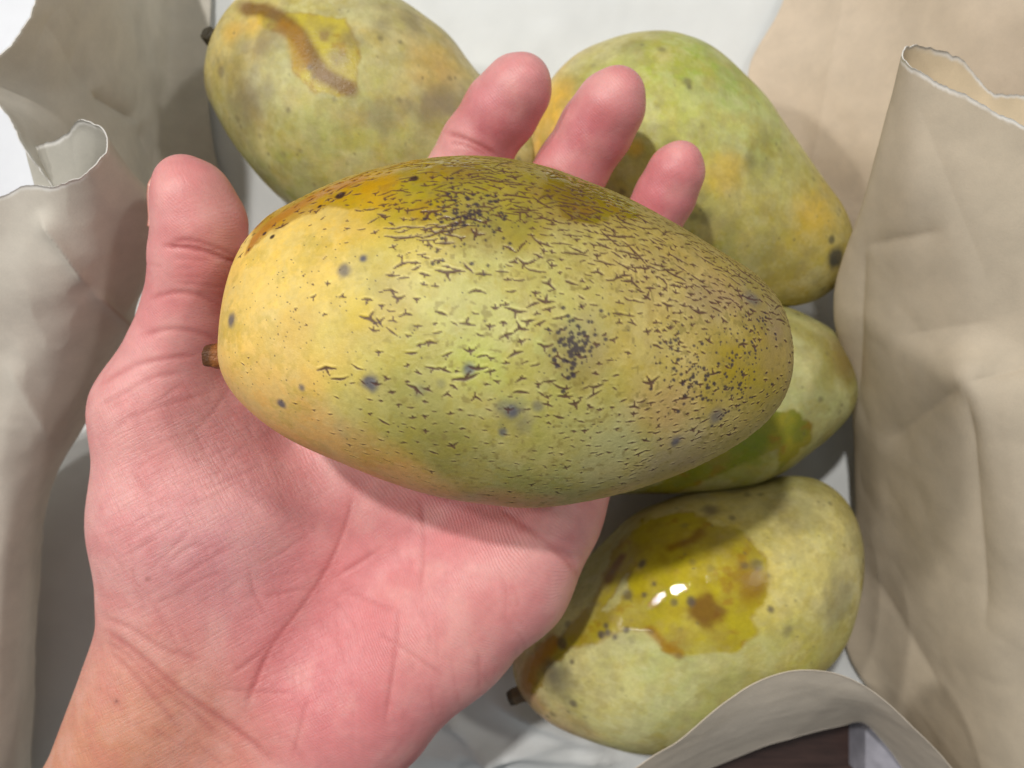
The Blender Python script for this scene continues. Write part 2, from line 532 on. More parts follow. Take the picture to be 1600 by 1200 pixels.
# right gusset: big folded sheet, torn along its top
rows = [
    [(1700, 245, 17.6), (1600, 196, 17.6), (1545, 170, 17.6), (1510, 150, 17.7), (1475, 134, 17.8), (1440, 110, 17.9), (1420, 97, 18.0), (1411, 85, 18.2), (1420, 73, 18.5), (1445, 73, 18.7), (1500, 90, 19.0), (1530, 118, 19.2), (1556, 143, 19.3), (1600, 146, 19.5), (1690, 150, 19.8)],
    [(1700, 400, 18.0), (1620, 370, 18.0), (1560, 350, 18.1), (1510, 340, 18.3), (1465, 330, 18.6), (1420, 320, 19.0), (1384, 308, 19.6), (1356, 298, 20.2), (1372, 290, 20.5), (1405, 280, 20.3), (1450, 275, 20.1), (1500, 275, 20.0), (1550, 285, 20.0), (1600, 290, 20.0), (1690, 300, 20.0)],
    [(1700, 540, 18.4), (1625, 530, 18.5), (1570, 520, 18.8), (1510, 510, 19.2), (1450, 500, 20.0), (1390, 490, 21.0), (1340, 480, 22.0), (1306, 470, 22.9), (1316, 460, 23.4), (1350, 455, 23.7), (1400, 455, 23.9), (1450, 455, 24.0), (1500, 455, 24.0), (1600, 455, 24.0), (1690, 455, 24.0)],
    [(1700, 640, 18.3), (1620, 630, 18.3), (1560, 622, 18.5), (1505, 612, 18.9), (1440, 620, 20.4), (1385, 630, 22.0), (1350, 635, 23.4), (1332, 635, 24.4), (1342, 625, 24.9), (1370, 620, 25.2), (1410, 620, 25.4), (1460, 620, 25.4), (1510, 620, 25.4), (1600, 620, 25.4), (1690, 620, 25.4)],
    [(1700, 850, 19.0), (1635, 850, 19.2), (1585, 850, 19.5), (1525, 850, 20.4), (1460, 852, 22.0), (1400, 855, 24.0), (1360, 860, 25.4), (1338, 860, 26.2), (1350, 850, 26.5), (1375, 845, 26.7), (1420, 845, 26.8), (1460, 845, 26.8), (1510, 845, 26.8), (1600, 845, 26.8), (1690, 845, 26.8)],
    [(1720, 1050, 20.0), (1655, 1050, 20.3), (1595, 1050, 20.8), (1540, 1050, 21.7), (1480, 1048, 23.2), (1420, 1040, 24.9), (1365, 1025, 26.3), (1322, 1005, 26.9), (1330, 995, 27.1), (1360, 990, 27.15), (1400, 990, 27.2), (1450, 990, 27.2), (1500, 990, 27.2), (1600, 990, 27.2), (1690, 990, 27.2)],
    [(1740, 1270, 21.0), (1660, 1265, 21.4), (1600, 1255, 22.0), (1555, 1240, 22.8), (1510, 1220, 23.8), (1465, 1195, 25.0), (1420, 1160, 26.2), (1380, 1110, 26.9), (1390, 1100, 27.1), (1420, 1095, 27.15), (1450, 1095, 27.2), (1500, 1095, 27.2), (1550, 1095, 27.2), (1620, 1095, 27.2), (1690, 1095, 27.2)]]
sheet('side_gusset', rows, M_KRAFT, bag, srgb(232, 212, 178), (220, 260), torn=0.08, crumple=0.10, seed=15, inner=srgb(205, 192, 170),
      creases=[(1352, 372, 1338, 640, 0.14, 12), (1500, 600, 1372, 700, 0.22, 26), (1502, 598, 1540, 1000, 0.30, 40), (1500, 600, 1640, 560, 0.18, 34),
               (1345, 385, 1480, 360, 0.10, 22), (1400, 525, 1560, 500, 0.08, 26), (1350, 880, 1480, 1100, 0.20, 30), (1430, 150, 1560, 480, 0.05, 30)])

# near flap, arching up in front of the lowest mango
rows = [
    [(905, 1262, 22.8), (1000, 1196, 21.9), (1060, 1158, 21.3), (1110, 1117, 20.8), (1170, 1074, 20.5), (1230, 1051, 20.3), (1280, 1049, 20.3), (1330, 1062, 20.5), (1390, 1102, 20.8), (1440, 1150, 21.3), (1490, 1205, 22.0), (1540, 1265, 22.8)],
    [(925, 1268, 23.6), (1010, 1210, 22.8), (1068, 1172, 22.2), (1118, 1135, 21.7), (1175, 1100, 21.3), (1232, 1080, 21.1), (1280, 1076, 21.1), (1325, 1084, 21.2), (1375, 1108, 21.6), (1420, 1150, 22.2), (1465, 1205, 23.0), (1510, 1265, 23.8)],
    [(940, 1275, 24.6), (1020, 1225, 24.0), (1075, 1192, 23.6), (1125, 1162, 23.2), (1180, 1136, 22.8), (1235, 1118, 22.6), (1280, 1110, 22.6), (1320, 1108, 22.7), (1362, 1116, 23.0), (1395, 1148, 23.6), (1435, 1200, 24.4), (1480, 1262, 25.2)],
    [(960, 1285, 26.6), (1030, 1240, 26.2), (1085, 1212, 25.8), (1135, 1190, 25.4), (1190, 1168, 25.1), (1240, 1152, 25.0), (1280, 1142, 25.0), (1315, 1134, 25.0), (1345, 1128, 25.2), (1372, 1150, 25.8), (1410, 1200, 26.4), (1450, 1260, 27.0)]]
sheet('near_flap', rows, M_KRAFT, bag, srgb(226, 215, 198), (90, 200), crumple=0.08, seed=19)

# pale carton standing on the table beyond the flap
cb = [P(1352, 1140, 27.0), P(1500, 1140, 27.0), P(1500, 1236, 27.0), P(1352, 1222, 27.0)]
top = np.array(cb)
bot = top.copy()
bot[:, 2] = -0.9
cv = np.concatenate([top, bot])
cbx = mesh_obj('pale_carton', cv, [[3, 2, 1, 0], [4, 5, 6, 7], [0, 1, 5, 4], [1, 2, 6, 5], [2, 3, 7, 6], [3, 0, 4, 7]],
               mat_plain('pale_card', srgb(150, 148, 156), 0.6), None, smooth=False)
cbx['label'] = 'pale grey flat carton on the dark table beyond the curved paper flap'
cbx['category'] = 'carton'

# ------------------------------------------------------------------ mangoes


def sap(m, c, mask, col1, col2, a, seed, rim=0.35):
    """dried sap film: uneven colour, brown drying line at its border"""
    nz = sstep(0.35, 0.65, fbm(m.V * 1.6 + seed, 4, seed, 0.6))
    film = srgb(*col1) * (1 - nz)[:, None] + srgb(*col2) * nz[:, None]
    mask = mask * (0.72 + 0.28 * sstep(0.30, 0.5, fbm(m.V * 1.1 + seed * 0.7, 5, seed + 5, 0.65)))
    c = c * (1 - (mask * a)[:, None]) + film * (mask * a)[:, None]
    r = np.clip(4 * mask * (1 - mask), 0, 1) * sstep(0.35, 0.6, fbm(m.V * 1.2 + 3, 3, seed + 1))
    c = mixc(c, srgb(138, 96, 34), r * rim)
    br = sstep(0.58, 0.70, fbm(m.V * 2.6 + 9, 4, seed + 2, 0.6)) * mask
    return mixc(c, srgb(150, 104, 28), br * 0.5)


class Mango:
    """loft along an axis in the picture; profile = rows (along 0..1, up, low) in units of the length"""

    def __init__(self, p0, p1, d0, d1, prof, nt, nf, nb, thick=0.86, lump=0.05, seed=1, kw=0.22):
        self.kw = kw
        a, b = P(p0[0], p0[1], d0), P(p1[0], p1[1], d1)
        self.o = a
        ax = b - a
        self.L = np.linalg.norm(ax)
        self.X = ax / self.L
        up = np.array([0, 0, 1.0])
        Yv = np.cross(up, self.X)
        self.Y = Yv / np.linalg.norm(Yv)
        self.Z = np.cross(self.X, self.Y)
        pr = np.array(prof, float)
        tt = np.arccos(1 - 2 * pr[:, 0])
        self.pt = tt
        self.pu = pr[:, 1] / np.sin(tt)
        self.pl = pr[:, 2] / np.sin(tt)
        self.thick = thick
        t = np.linspace(0.012, math.pi - 0.012, nt)
        t = t + 0.0
        f = np.concatenate([np.linspace(0, math.pi, nf, endpoint=False), np.linspace(math.pi, 2 * math.pi, nb, endpoint=False)])
        u, l = self.wid(t)
        x = (1 - np.cos(t)) / 2
        cf, sf = np.cos(f), np.sin(f)
        y = np.where(cf[None] > 0, u[:, None] * cf[None], l[:, None] * cf[None])
        z = sf[None] * ((u + l) / 2 * thick)[:, None]
        xx = np.repeat(x[:, None], len(f), 1)
        loc = np.stack([xx, y, z], -1) * self.L
        w = self.o + loc[..., :1] * self.X + loc[..., 1:2] * self.Y + loc[..., 2:] * self.Z
        self.N0 = -grid_normals(np.concatenate([w[:, -1:], w, w[:, :1]], 1))[:, 1:-1]
        n0 = self.N0.reshape(-1, 3)
        ctr = w.reshape(-1, 3).mean(0)
        if np.mean(np.sum(n0 * (w.reshape(-1, 3) - ctr), 1)) < 0:
            n0 = -n0
        self.N = n0
        V = w.reshape(-1, 3)
        taper = np.repeat(np.sin(t)[:, None], len(f), 1).ravel()
        self.taper = taper
        V = V + n0 * (lump * (fbm(V * 0.55 + seed * 5.0, 2, seed) - 0.5) * 2 * taper)[:, None]
        self.V = V
        self.loc = loc.reshape(-1, 3)
        self.nt, self.nf = nt, len(f)
        self.u = xx.ravel()
        wref = np.where(self.loc[:, 1] > 0, np.repeat(u, len(f)), np.repeat(l, len(f))) * self.L
        self.v = self.loc[:, 1] / wref
        self.seed = seed
        self.front = self.N[:, 2] > 0.02
        self.px, self.py = topix(V)

    def wid(self, t):
        def sm(vals):
            acc = 0
            ws = 0
            for k in range(len(self.pt)):
                g = np.exp(-((t - self.pt[k]) / self.kw) ** 2) + 1e-6 / (0.01 + (t - self.pt[k]) ** 2)
                acc = acc + g * vals[k]
                ws = ws + g
            return acc / ws
        return np.sin(t) * sm(self.pu), np.sin(t) * sm(self.pl)

    def sdf(self, p):
        q = p - self.o
        x = q @ self.X / self.L
        y = q @ self.Y / self.L
        z = q @ self.Z / self.L
        xc = np.clip(x, 0.004, 0.996)
        t = np.arccos(1 - 2 * xc)
        u, l = self.wid(t)
        hw = np.where(y > 0, u, l)
        th = (u + l) / 2 * self.thick
        r = np.sqrt((y / hw) ** 2 + (z / th) ** 2)
        d = (r - 1) * np.minimum(hw, th) * self.L
        return d + np.abs(x - xc) * self.L

    def at(self, px, py):
        """3D surface point under a picture position"""
        e = (self.px - px) ** 2 + (self.py - py) ** 2 + np.where(self.front, 0, 1e9)
        i = int(np.argmin(e))
        return i

    def spot(self, px, py, r, soft=0.5, warp=0.5, freq=3.0, stretch=None):
        """soft-edged blotch mask of r picture pixels around a surface point"""
        i = self.at(px, py)
        c = self.V[i]
        rc = r / FPX * (CAMZ - c[2])
        d = np.linalg.norm(self.V - c, axis=1)
        near = d < rc * 3
        m = np.zeros(len(d))
        if near.any():
            nz = fbm(self.V[near] * freq + px * 0.37, 3, self.seed + 3) - 0.5
            m[near] = 1 - sstep(1 - soft, 1 + soft, d[near] / rc + nz * warp * 2)
        return m

    def stroke(self, pts, wpx, soft=0.4, warp=0.5, freq=2.5):
        """a streak along surface points"""
        cs = [self.V[self.at(*p)] for p in pts]
        wc = wpx / FPX * (CAMZ - cs[0][2])
        d = np.full(len(self.V), 99.0)
        for a, b in zip(cs[:-1], cs[1:]):
            ab = b - a
            tt = np.clip((self.V - a) @ ab / (ab @ ab + 1e-9), 0, 1)
            d = np.minimum(d, np.linalg.norm(self.V - a - tt[:, None] * ab, axis=1))
        nz = fbm(self.V * freq + pts[0][0] * 0.31, 3, self.seed + 9) - 0.5
        return 1 - sstep(1 - soft, 1 + soft, d / wc + nz * warp * 2)

    def patch(self, pts, soft=0.12, warp=0.25, freq=2.0):
        """region inside a polygon of surface points, laid out in the fruit's own lengthwise/crosswise plane"""
        ij = [self.at(*p) for p in pts]
        poly = np.array([self.loc[i, :2] for i in ij])
        q = self.loc[:, :2].copy()
        q[:, 0] += (fbm(self.V * freq, 3, self.seed + 21) - 0.5) * 2 * warp
        q[:, 1] += (fbm(self.V * freq + 31.7, 3, self.seed + 22) - 0.5) * 2 * warp
        inside = np.zeros(len(q), bool)
        dist = np.full(len(q), 99.0)
        n = len(poly)
        for k in range(n):
            a, b = poly[k], poly[(k + 1) % n]
            cond = (a[1] > q[:, 1]) != (b[1] > q[:, 1])
            xi = (b[0] - a[0]) * (q[:, 1] - a[1]) / (b[1] - a[1] + 1e-12) + a[0]
            inside ^= cond & (q[:, 0] < xi)
            ab = b - a
            tt = np.clip(((q - a) @ ab) / (ab @ ab + 1e-12), 0, 1)
            dist = np.minimum(dist, np.hypot(*(q - a - tt[:, None] * ab).T))
        sd = np.where(inside, dist, -dist)
        sd = sd + (fbm(self.V * 6.0, 3, self.seed + 25) - 0.5) * 0.16
        return sstep(-soft, soft, sd) * self.front

    def build(self, name, label, group, col, wet, disp, stem_px, stem_d, stem_r, stem_col):
        V = self.V + self.N * disp[:, None]
        base = V[np.argmin(V[:, 2])]
        e = empty(name, base, label, 'mango', group)
        nt, nf = self.nt, self.nf
        q = grid_quads(nt, nf, True)
        # close both ends with a small fan
        a = V[:nf].mean(0)
        b = V[-nf:].mean(0)
        VV = np.concatenate([V, [a, b]])
        ia, ib = nt * nf, nt * nf + 1
        j = np.arange(nf)
        j2 = (j + 1) % nf
        tr = np.concatenate([np.stack([np.full(nf, ia), j2, j], 1),
                             np.stack([np.full(nf, ib), (nt - 1) * nf + j, (nt - 1) * nf + j2], 1)])
        # orientation: outward
        v0, v1, v2 = VV[q[nf * nt // 2 // 1 % len(q)][:3]]
        nn = np.cross(v1 - v0, v2 - v0)
        if nn @ (v0 - VV.mean(0)) < 0:
            q = q[:, ::-1]
            tr = tr[:, ::-1]
        cc = np.concatenate([col, [col[0], col[-1]]])
        ww = np.concatenate([wet, [wet[0], wet[-1]]])
        mesh_obj('skin', VV, q, M_MANGO, e, cc, {'wet': ww}, tr)
        if stem_px is not None:
            p0, p1 = P(*stem_px[0], stem_d[0]), P(*stem_px[1], stem_d[1])
            stem(e, p0, p1, stem_r, stem_col)
        return e


def stem(parent, p0, p1, r, col):
    """short woody stub: base p0 in the fruit, free end p1"""
    ax = p1 - p0
    L = np.linalg.norm(ax)
    ax = ax / L
    s = np.cross(ax, [0.3, 0.2, 1.0])
    s /= np.linalg.norm(s)
    tvec = np.cross(ax, s)
    prof = [(0, 1.35), (0.12, 1.25), (0.25, 1.12), (0.45, 1.05), (0.65, 1.06), (0.80, 0.98), (0.9, 0.92), (0.97, 0.86), (1.0, 0.72), (0.985, 0.45), (0.95, 0.05)]
    n = 28
    ph = np.arange(n) / n * 2 * math.pi
    V, c = [], []
    for k, (h, rr) in enumerate(prof):
        for f in ph:
            rad = r * rr * (1 + 0.07 * math.sin(5 * f + h * 3) + 0.05 * math.sin(9 * f + 2))
            V.append(p0 + ax * L * h + rad * (math.cos(f) * s + math.sin(f) * tvec))
            dk = 0.35 if h > 0.78 else 1.0
            c.append(np.asarray(col) * dk)
    V = np.array(V)
    q = grid_quads(len(prof), n, True)
    nn = np.cross(V[q[0][1]] - V[q[0][0]], V[q[0][2]] - V[q[0][0]])
    if nn @ (V[q[0][0]] - p0) < 0:
        q = q[:, ::-1]
    mesh_obj('stem', V, q, M_STEM, parent, np.array(c))


def base_paint(m, stops, mott=1.0, seed=0):
    """large soft colour areas: stops = [(px, py, radius_px, colour)]"""
    acc = np.zeros((len(m.V), 3))
    ws = np.zeros(len(m.V)) + 1e-6
    nz = np.stack([fbm(m.V * 0.9 + 3.3 * k, 3, seed + k) - 0.5 for k in range(3)], 1) * 1.6
    Vw = m.V + nz
    for (px, py, r, c) in stops:
        i = m.at(px, py)
        rc = r / FPX * (CAMZ - m.V[i][2])
        g = np.exp(-(np.linalg.norm(Vw - m.V[i], axis=1) / rc) ** 2)
        acc += g[:, None] * srgb(*c)
        ws += g
    acc += 1e-6 * srgb(*stops[0][3])
    col = acc / ws[:, None]
    f = fbm(m.V * 1.7, 4, seed + 50) - 0.5
    g = fbm(m.V * 2.3 + 9, 4, seed + 60) - 0.5
    col = mixc(col, srgb(158, 160, 84), np.clip(f * 1.5 * mott, 0, 0.5))
    col = mixc(col, srgb(208, 178, 92), np.clip(-f * 1.6 * mott, 0, 0.5))
    col = mixc(col, srgb(146, 132, 108), np.clip(g * 1.4 * mott - 0.04, 0, 0.5))
    # patchy waxy bloom, rubbed off in places
    b1 = sstep(0.50, 0.56, fbm(m.V * 0.8 + 4.4, 5, seed + 80, 0.62))
    b2 = sstep(0.54, 0.60, fbm(m.V * 2.0 + 7.7, 4, seed + 90, 0.62))
    col = mixc(col, srgb(198, 194, 150), b1 * 0.20 * mott + b2 * 0.10)
    b3 = sstep(0.56, 0.62, fbm(m.V * 1.3 + 1.7, 5, seed + 95, 0.62))
    col = mixc(col, srgb(176, 158, 50), b3 * 0.28)
    grey = col @ np.array([0.3, 0.59, 0.11])
    col = col * 0.95 + 0.05 * grey[:, None]
    col = np.clip(col * (np.array([0.96, 0.945, 0.92]) if mott > 0.57 else np.array([0.97, 0.92, 0.90])), 0.004, 1)
    w1 = sstep(0.49, 0.53, fbm(m.V * 1.0 + 14.4, 6, seed + 81, 0.68))
    w2 = sstep(0.50, 0.54, fbm(m.V * 2.6 + 2.2, 5, seed + 82, 0.68))
    col = mixc(col, srgb(212, 206, 158), (w1 * 0.16 + w2 * 0.12) * (1.0 if mott > 0.57 else 0.8))
    w3 = sstep(0.55, 0.60, fbm(m.V * 1.7 + 6.1, 6, seed + 83, 0.68))
    col = mixc(col, srgb(170, 154, 40), w3 * 0.22)
    # pinhead lenticels, pale
    fine = fbm(m.V * 9.0, 2, seed + 70)
    col = col * (1 + 0.10 * (fine - 0.5))[:, None]
    return col


# ---- the mango in the hand
HELD = Mango((354, 548), (1233, 566), 16.5, 16.5,
             [(0.013, .136, .058), (0.035, .182, .086), (0.075, .230, .124), (0.143, .272, .164), (0.21, .303, .192), (0.30, .331, .224), (0.39, .347, .248), (0.46, .349, .260),
              (0.55, .336, .265), (0.64, .307, .254), (0.71, .276, .237), (0.79, .235, .206), (0.87, .190, .168), (0.94, .144, .120), (0.98, .096, .076)],
             640, 520, 110, lump=0.04, seed=2, kw=0.17)
m = HELD
col = base_paint(m, [
    (375, 480, 90, (246, 208, 104)), (420, 420, 90, (246, 214, 100)), (520, 400, 90, (240, 212, 104)), (420, 560, 80, (240, 205, 110)), (500, 500, 70, (232, 208, 108)),
    (400, 620, 60, (238, 186, 106)), (480, 690, 50, (226, 176, 96)), (600, 730, 45, (212, 166, 98)), (560, 560, 80, (214, 204, 108)), (620, 430, 80, (208, 206, 112)),
    (640, 620, 80, (168, 170, 92)), (700, 500, 90, (200, 204, 116)), (760, 600, 90, (184, 192, 100)), (700, 680, 80, (150, 146, 76)), (800, 730, 60, (156, 160, 96)),
    (820, 420, 100, (196, 198, 118)), (850, 540, 90, (188, 200, 116)), (900, 640, 90, (180, 180, 100)), (960, 720, 70, (166, 166, 112)), (800, 785, 30, (196, 152, 110)), (950, 770, 30, (186, 150, 112)),
    (960, 440, 90, (194, 180, 96)), (1000, 560, 90, (196, 184, 100)), (1050, 420, 70, (188, 166, 92)), (1120, 430, 60, (178, 156, 92)), (1100, 520, 80, (206, 182, 106)),
    (1180, 480, 60, (166, 146, 94)), (1170, 590, 70, (186, 168, 84)), (1100, 660, 70, (184, 170, 116)), (1190, 640, 60, (168, 152, 84)), (1040, 740, 50, (178, 158, 116)),
    (700, 290, 80, (206, 180, 60)), (560, 310, 60, (222, 188, 70)), (850, 310, 80, (164, 146, 62))], 0.55, 100)
col = col * np.array([0.98, 0.93, 0.80])
wet = np.zeros(len(m.V))
# sap-wet skin along the top shoulder
p1 = m.patch([(386, 392), (402, 352), (470, 305), (560, 272), (650, 255), (700, 262), (690, 330), (660, 345), (620, 330), (560, 325), (520, 322), (470, 335), (425, 360)], 0.07, 0.10, 2.5)
p2 = m.patch([(640, 262), (760, 252), (860, 270), (880, 330), (800, 390), (720, 380), (650, 350), (600, 350)], 0.35, 0.35, 2.0)
p3 = m.patch([(850, 262), (930, 290), (985, 318), (1000, 345), (960, 342), (925, 350), (885, 340), (862, 318), (848, 312)], 0.05, 0.08, 3.0)
p4 = m.patch([(560, 320), (650, 300), (680, 350), (640, 410), (570, 390)], 0.4, 0.3)
col = sap(m, col, p1, (190, 142, 10), (176, 146, 16), 1.0, 201)
col = mixc(col, srgb(176, 112, 16), m.stroke([(392, 384), (430, 345), (500, 302), (560, 280)], 16, 0.5, 0.5) * p1 * 0.8)
col = sap(m, col, p2, (168, 150, 20), (146, 134, 24), 0.85, 205, 0.1)
col = sap(m, col, p3, (140, 124, 4), (128, 112, 6), 1.0, 209)
col = mixc(col, srgb(210, 176, 40), p4 * 0.35)
wet = np.maximum.reduce([wet, p1 * 0.9, p2 * 0.6, p3 * 0.9])
wet = np.maximum(wet, m.spot(710, 265, 55, 0.4, 0.5) * 1.0)
# broad stains
for (x, y, r, c, a) in [(905, 545, 46, (120, 100, 88), .42), (1185, 480, 50, (112, 92, 88), .55), (1110, 470, 40, (130, 108, 92), .45), (1150, 560, 60, (158, 132, 4), .85), (1190, 600, 46, (150, 130, 30), .6),
                        (1040, 640, 44, (176, 140, 88), .5), (760, 350, 60, (124, 112, 84), .35), (860, 300, 60, (120, 84, 40), .45), (960, 330, 40, (150, 120, 30), .4),
                        (680, 700, 50, (130, 122, 36), .5), (640, 640, 50, (150, 146, 78), .4), (460, 520, 34, (205, 168, 84), .5), (610, 470, 34, (176, 152, 88), .5), (560, 490, 26, (222, 190, 50), .5), (740, 560, 40, (176, 184, 74), .5),
                        (660, 760, 50, (200, 158, 90), .5), (1060, 720, 60, (140, 128, 108), .4), (940, 690, 60, (168, 166, 118), .45), (1120, 720, 40, (120, 108, 92), .45), (1205, 560, 30, (150, 120, 70), .4), (720, 262, 40, (120, 74, 36), .6)]:
    col = mixc(col, srgb(*c), m.spot(x, y, r, 0.7, 0.7, 1.6) * a)
scurf = sstep(0.45, 0.95, m.u + 0.45 * m.v + 0.5 * (fbm(m.V * 1.2, 3, 55) - 0.5)) * sstep(0.42, 0.58, fbm(m.V * 5.0, 4, 56, 0.65))
col = mixc(col, srgb(154, 132, 78), scurf * 0.38 * (1 - p3))
speck = sstep(0.66, 0.74, fbm(m.V * 11.0, 2, 57)) * sstep(0.15, 0.5, m.u)
col = mixc(col, srgb(128, 112, 62), speck * 0.6)
oliv = sstep(0.35, 0.75, fbm(m.V * 1.0 + 21, 4, 58, 0.6)) * sstep(0.15, 0.4, m.u)
col = mixc(col, srgb(150, 136, 44), oliv * 0.28)
topb = sstep(0.45, 0.95, m.v + 0.5 * (fbm(m.V * 1.1, 3, 59) - 0.5)) * sstep(0.12, 0.3, m.u)
col = mixc(col, srgb(138, 126, 36), topb * 0.40 * (1 - p1) * (1 - p3))
# bluish bruises
for (x, y, r, a) in [(578, 598, 13, .85), (733, 577, 9, .8), (800, 642, 22, .5), (803, 645, 10, .7), (537, 423, 10, .7), (568, 405, 6, .9), (362, 500, 10, .8), (440, 632, 7, .85), (472, 605, 5, .7),
                     (1055, 690, 10, .75), (1120, 650, 12, .6), (786, 676, 6, .7), (840, 636, 8, .5), (1175, 468, 14, .5), (820, 665, 14, .3), (690, 600, 8, .3), (655, 610, 10, .35)]:
    col = mixc(col, srgb(72, 74, 98), m.spot(x, y, r, 0.7, 0.6, 5.0) * a)
for (x, y, r) in [(533, 305, 9), (647, 279, 8), (500, 323, 4), (425, 370, 5), (413, 365, 4)]:
    col = mixc(col, srgb(52, 34, 34), m.spot(x, y, r, 0.3, 0.3, 6.0) * 0.95)

# cracked lenticels: little stars, darts and dashes cut into the skin
cell = 0.25
fi = np.where(m.N[:, 2] > -0.15)[0]
FV = m.V[fi]
key = (np.floor(FV[:, 0] / cell).astype(int) + 500) * 2000 + np.floor(FV[:, 1] / cell).astype(int) + 500
order = np.argsort(key)
fi, FV, key = fi[order], FV[order], key[order]
crack = np.zeros(len(m.V))
lip = np.zeros(len(m.V))
dots = np.zeros(len(m.V))


def around(c, r):
    out = []
    kx0, kx1 = int(math.floor((c[0] - r) / cell)) + 500, int(math.floor((c[0] + r) / cell)) + 500
    ky0, ky1 = int(math.floor((c[1] - r) / cell)) + 500, int(math.floor((c[1] + r) / cell)) + 500
    for kx in range(kx0, kx1 + 1):
        a, b = np.searchsorted(key, [kx * 2000 + ky0, kx * 2000 + ky1 + 1])
        out.append(np.arange(a, b))
    return np.concatenate(out)


def seg_dist(x, y, ax, ay, bx, by):
    dx, dy = bx - ax, by - ay
    t = np.clip(((x - ax) * dx + (y - ay) * dy) / (dx * dx + dy * dy + 1e-12), 0, 1)
    return np.hypot(x - ax - t * dx, y - ay - t * dy), t


def mark(i, arms, w, depth=1.0):
    """arms: list of (angle, length); w half-width at the root, cm"""
    c, nrm = m.V[i], m.N[i]
    tx = m.X - nrm * (m.X @ nrm)
    tx /= np.linalg.norm(tx) + 1e-9
    ty = np.cross(nrm, tx)
    R = max(l for _, l in arms) + 0.07
    k = around(c, R)
    if len(k) == 0:
        return
    q = FV[k] - c
    x, y = q @ tx, q @ ty
    cr = np.zeros(len(k))
    lp = np.zeros(len(k))
    for (an, ln) in arms:
        bend = random.uniform(-0.3, 0.3)
        mx, my = math.cos(an) * ln * 0.5, math.sin(an) * ln * 0.5
        ex, ey = mx + math.cos(an + bend) * ln * 0.5, my + math.sin(an + bend) * ln * 0.5
        for (ax, ay, bx, by, w0, w1) in ((0, 0, mx, my, w, w * 0.75), (mx, my, ex, ey, w * 0.75, w * 0.25)):
            d, t = seg_dist(x, y, ax, ay, bx, by)
            ww = w0 + (w1 - w0) * t
            cr = np.maximum(cr, 1 - sstep(0.55, 1.35, d / ww))
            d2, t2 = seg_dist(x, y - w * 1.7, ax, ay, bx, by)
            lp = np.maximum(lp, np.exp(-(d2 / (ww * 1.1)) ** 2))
    ii = fi[k]
    crack[ii] = np.maximum(crack[ii], cr * depth)
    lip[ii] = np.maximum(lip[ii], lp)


uu, vv = m.u[fi], m.v[fi]
px_, py_ = m.px[fi], m.py[fi]
area = np.ones(len(fi))
g1 = np.linalg.norm(np.gradient(m.V.reshape(m.nt, m.nf, 3), axis=0), axis=-1)
g2 = np.linalg.norm(np.gradient(m.V.reshape(m.nt, m.nf, 3), axis=1), axis=-1)
area = (g1 * g2).ravel()[fi]
dens = 0.05 + 1.25 * sstep(0.08, 0.45, uu) + 0.9 * sstep(0.5, 0.85, uu)
dens += 2.4 * sstep(0.15, 0.8, vv) * sstep(0.22, 0.45, uu) + 1.2 * sstep(0.35, 0.9, vv) * sstep(0.0, 0.2, uu)
dens += 1.6 * sstep(0.55, 0.9, uu) * sstep(-0.1, 0.5, vv)
dens *= 1 - 0.5 * sstep(-0.55, -0.95, vv)
dens *= 0.10 + 1.8 * sstep(0.30, 0.70, fbm(FV * 1.3, 3, 77))
dens *= 1 - 0.35 * sstep(0.5, 0.0, np.abs(vv - 0.05)) * sstep(0.75, 0.55, uu)
prob = dens * area
prob /= prob.sum()
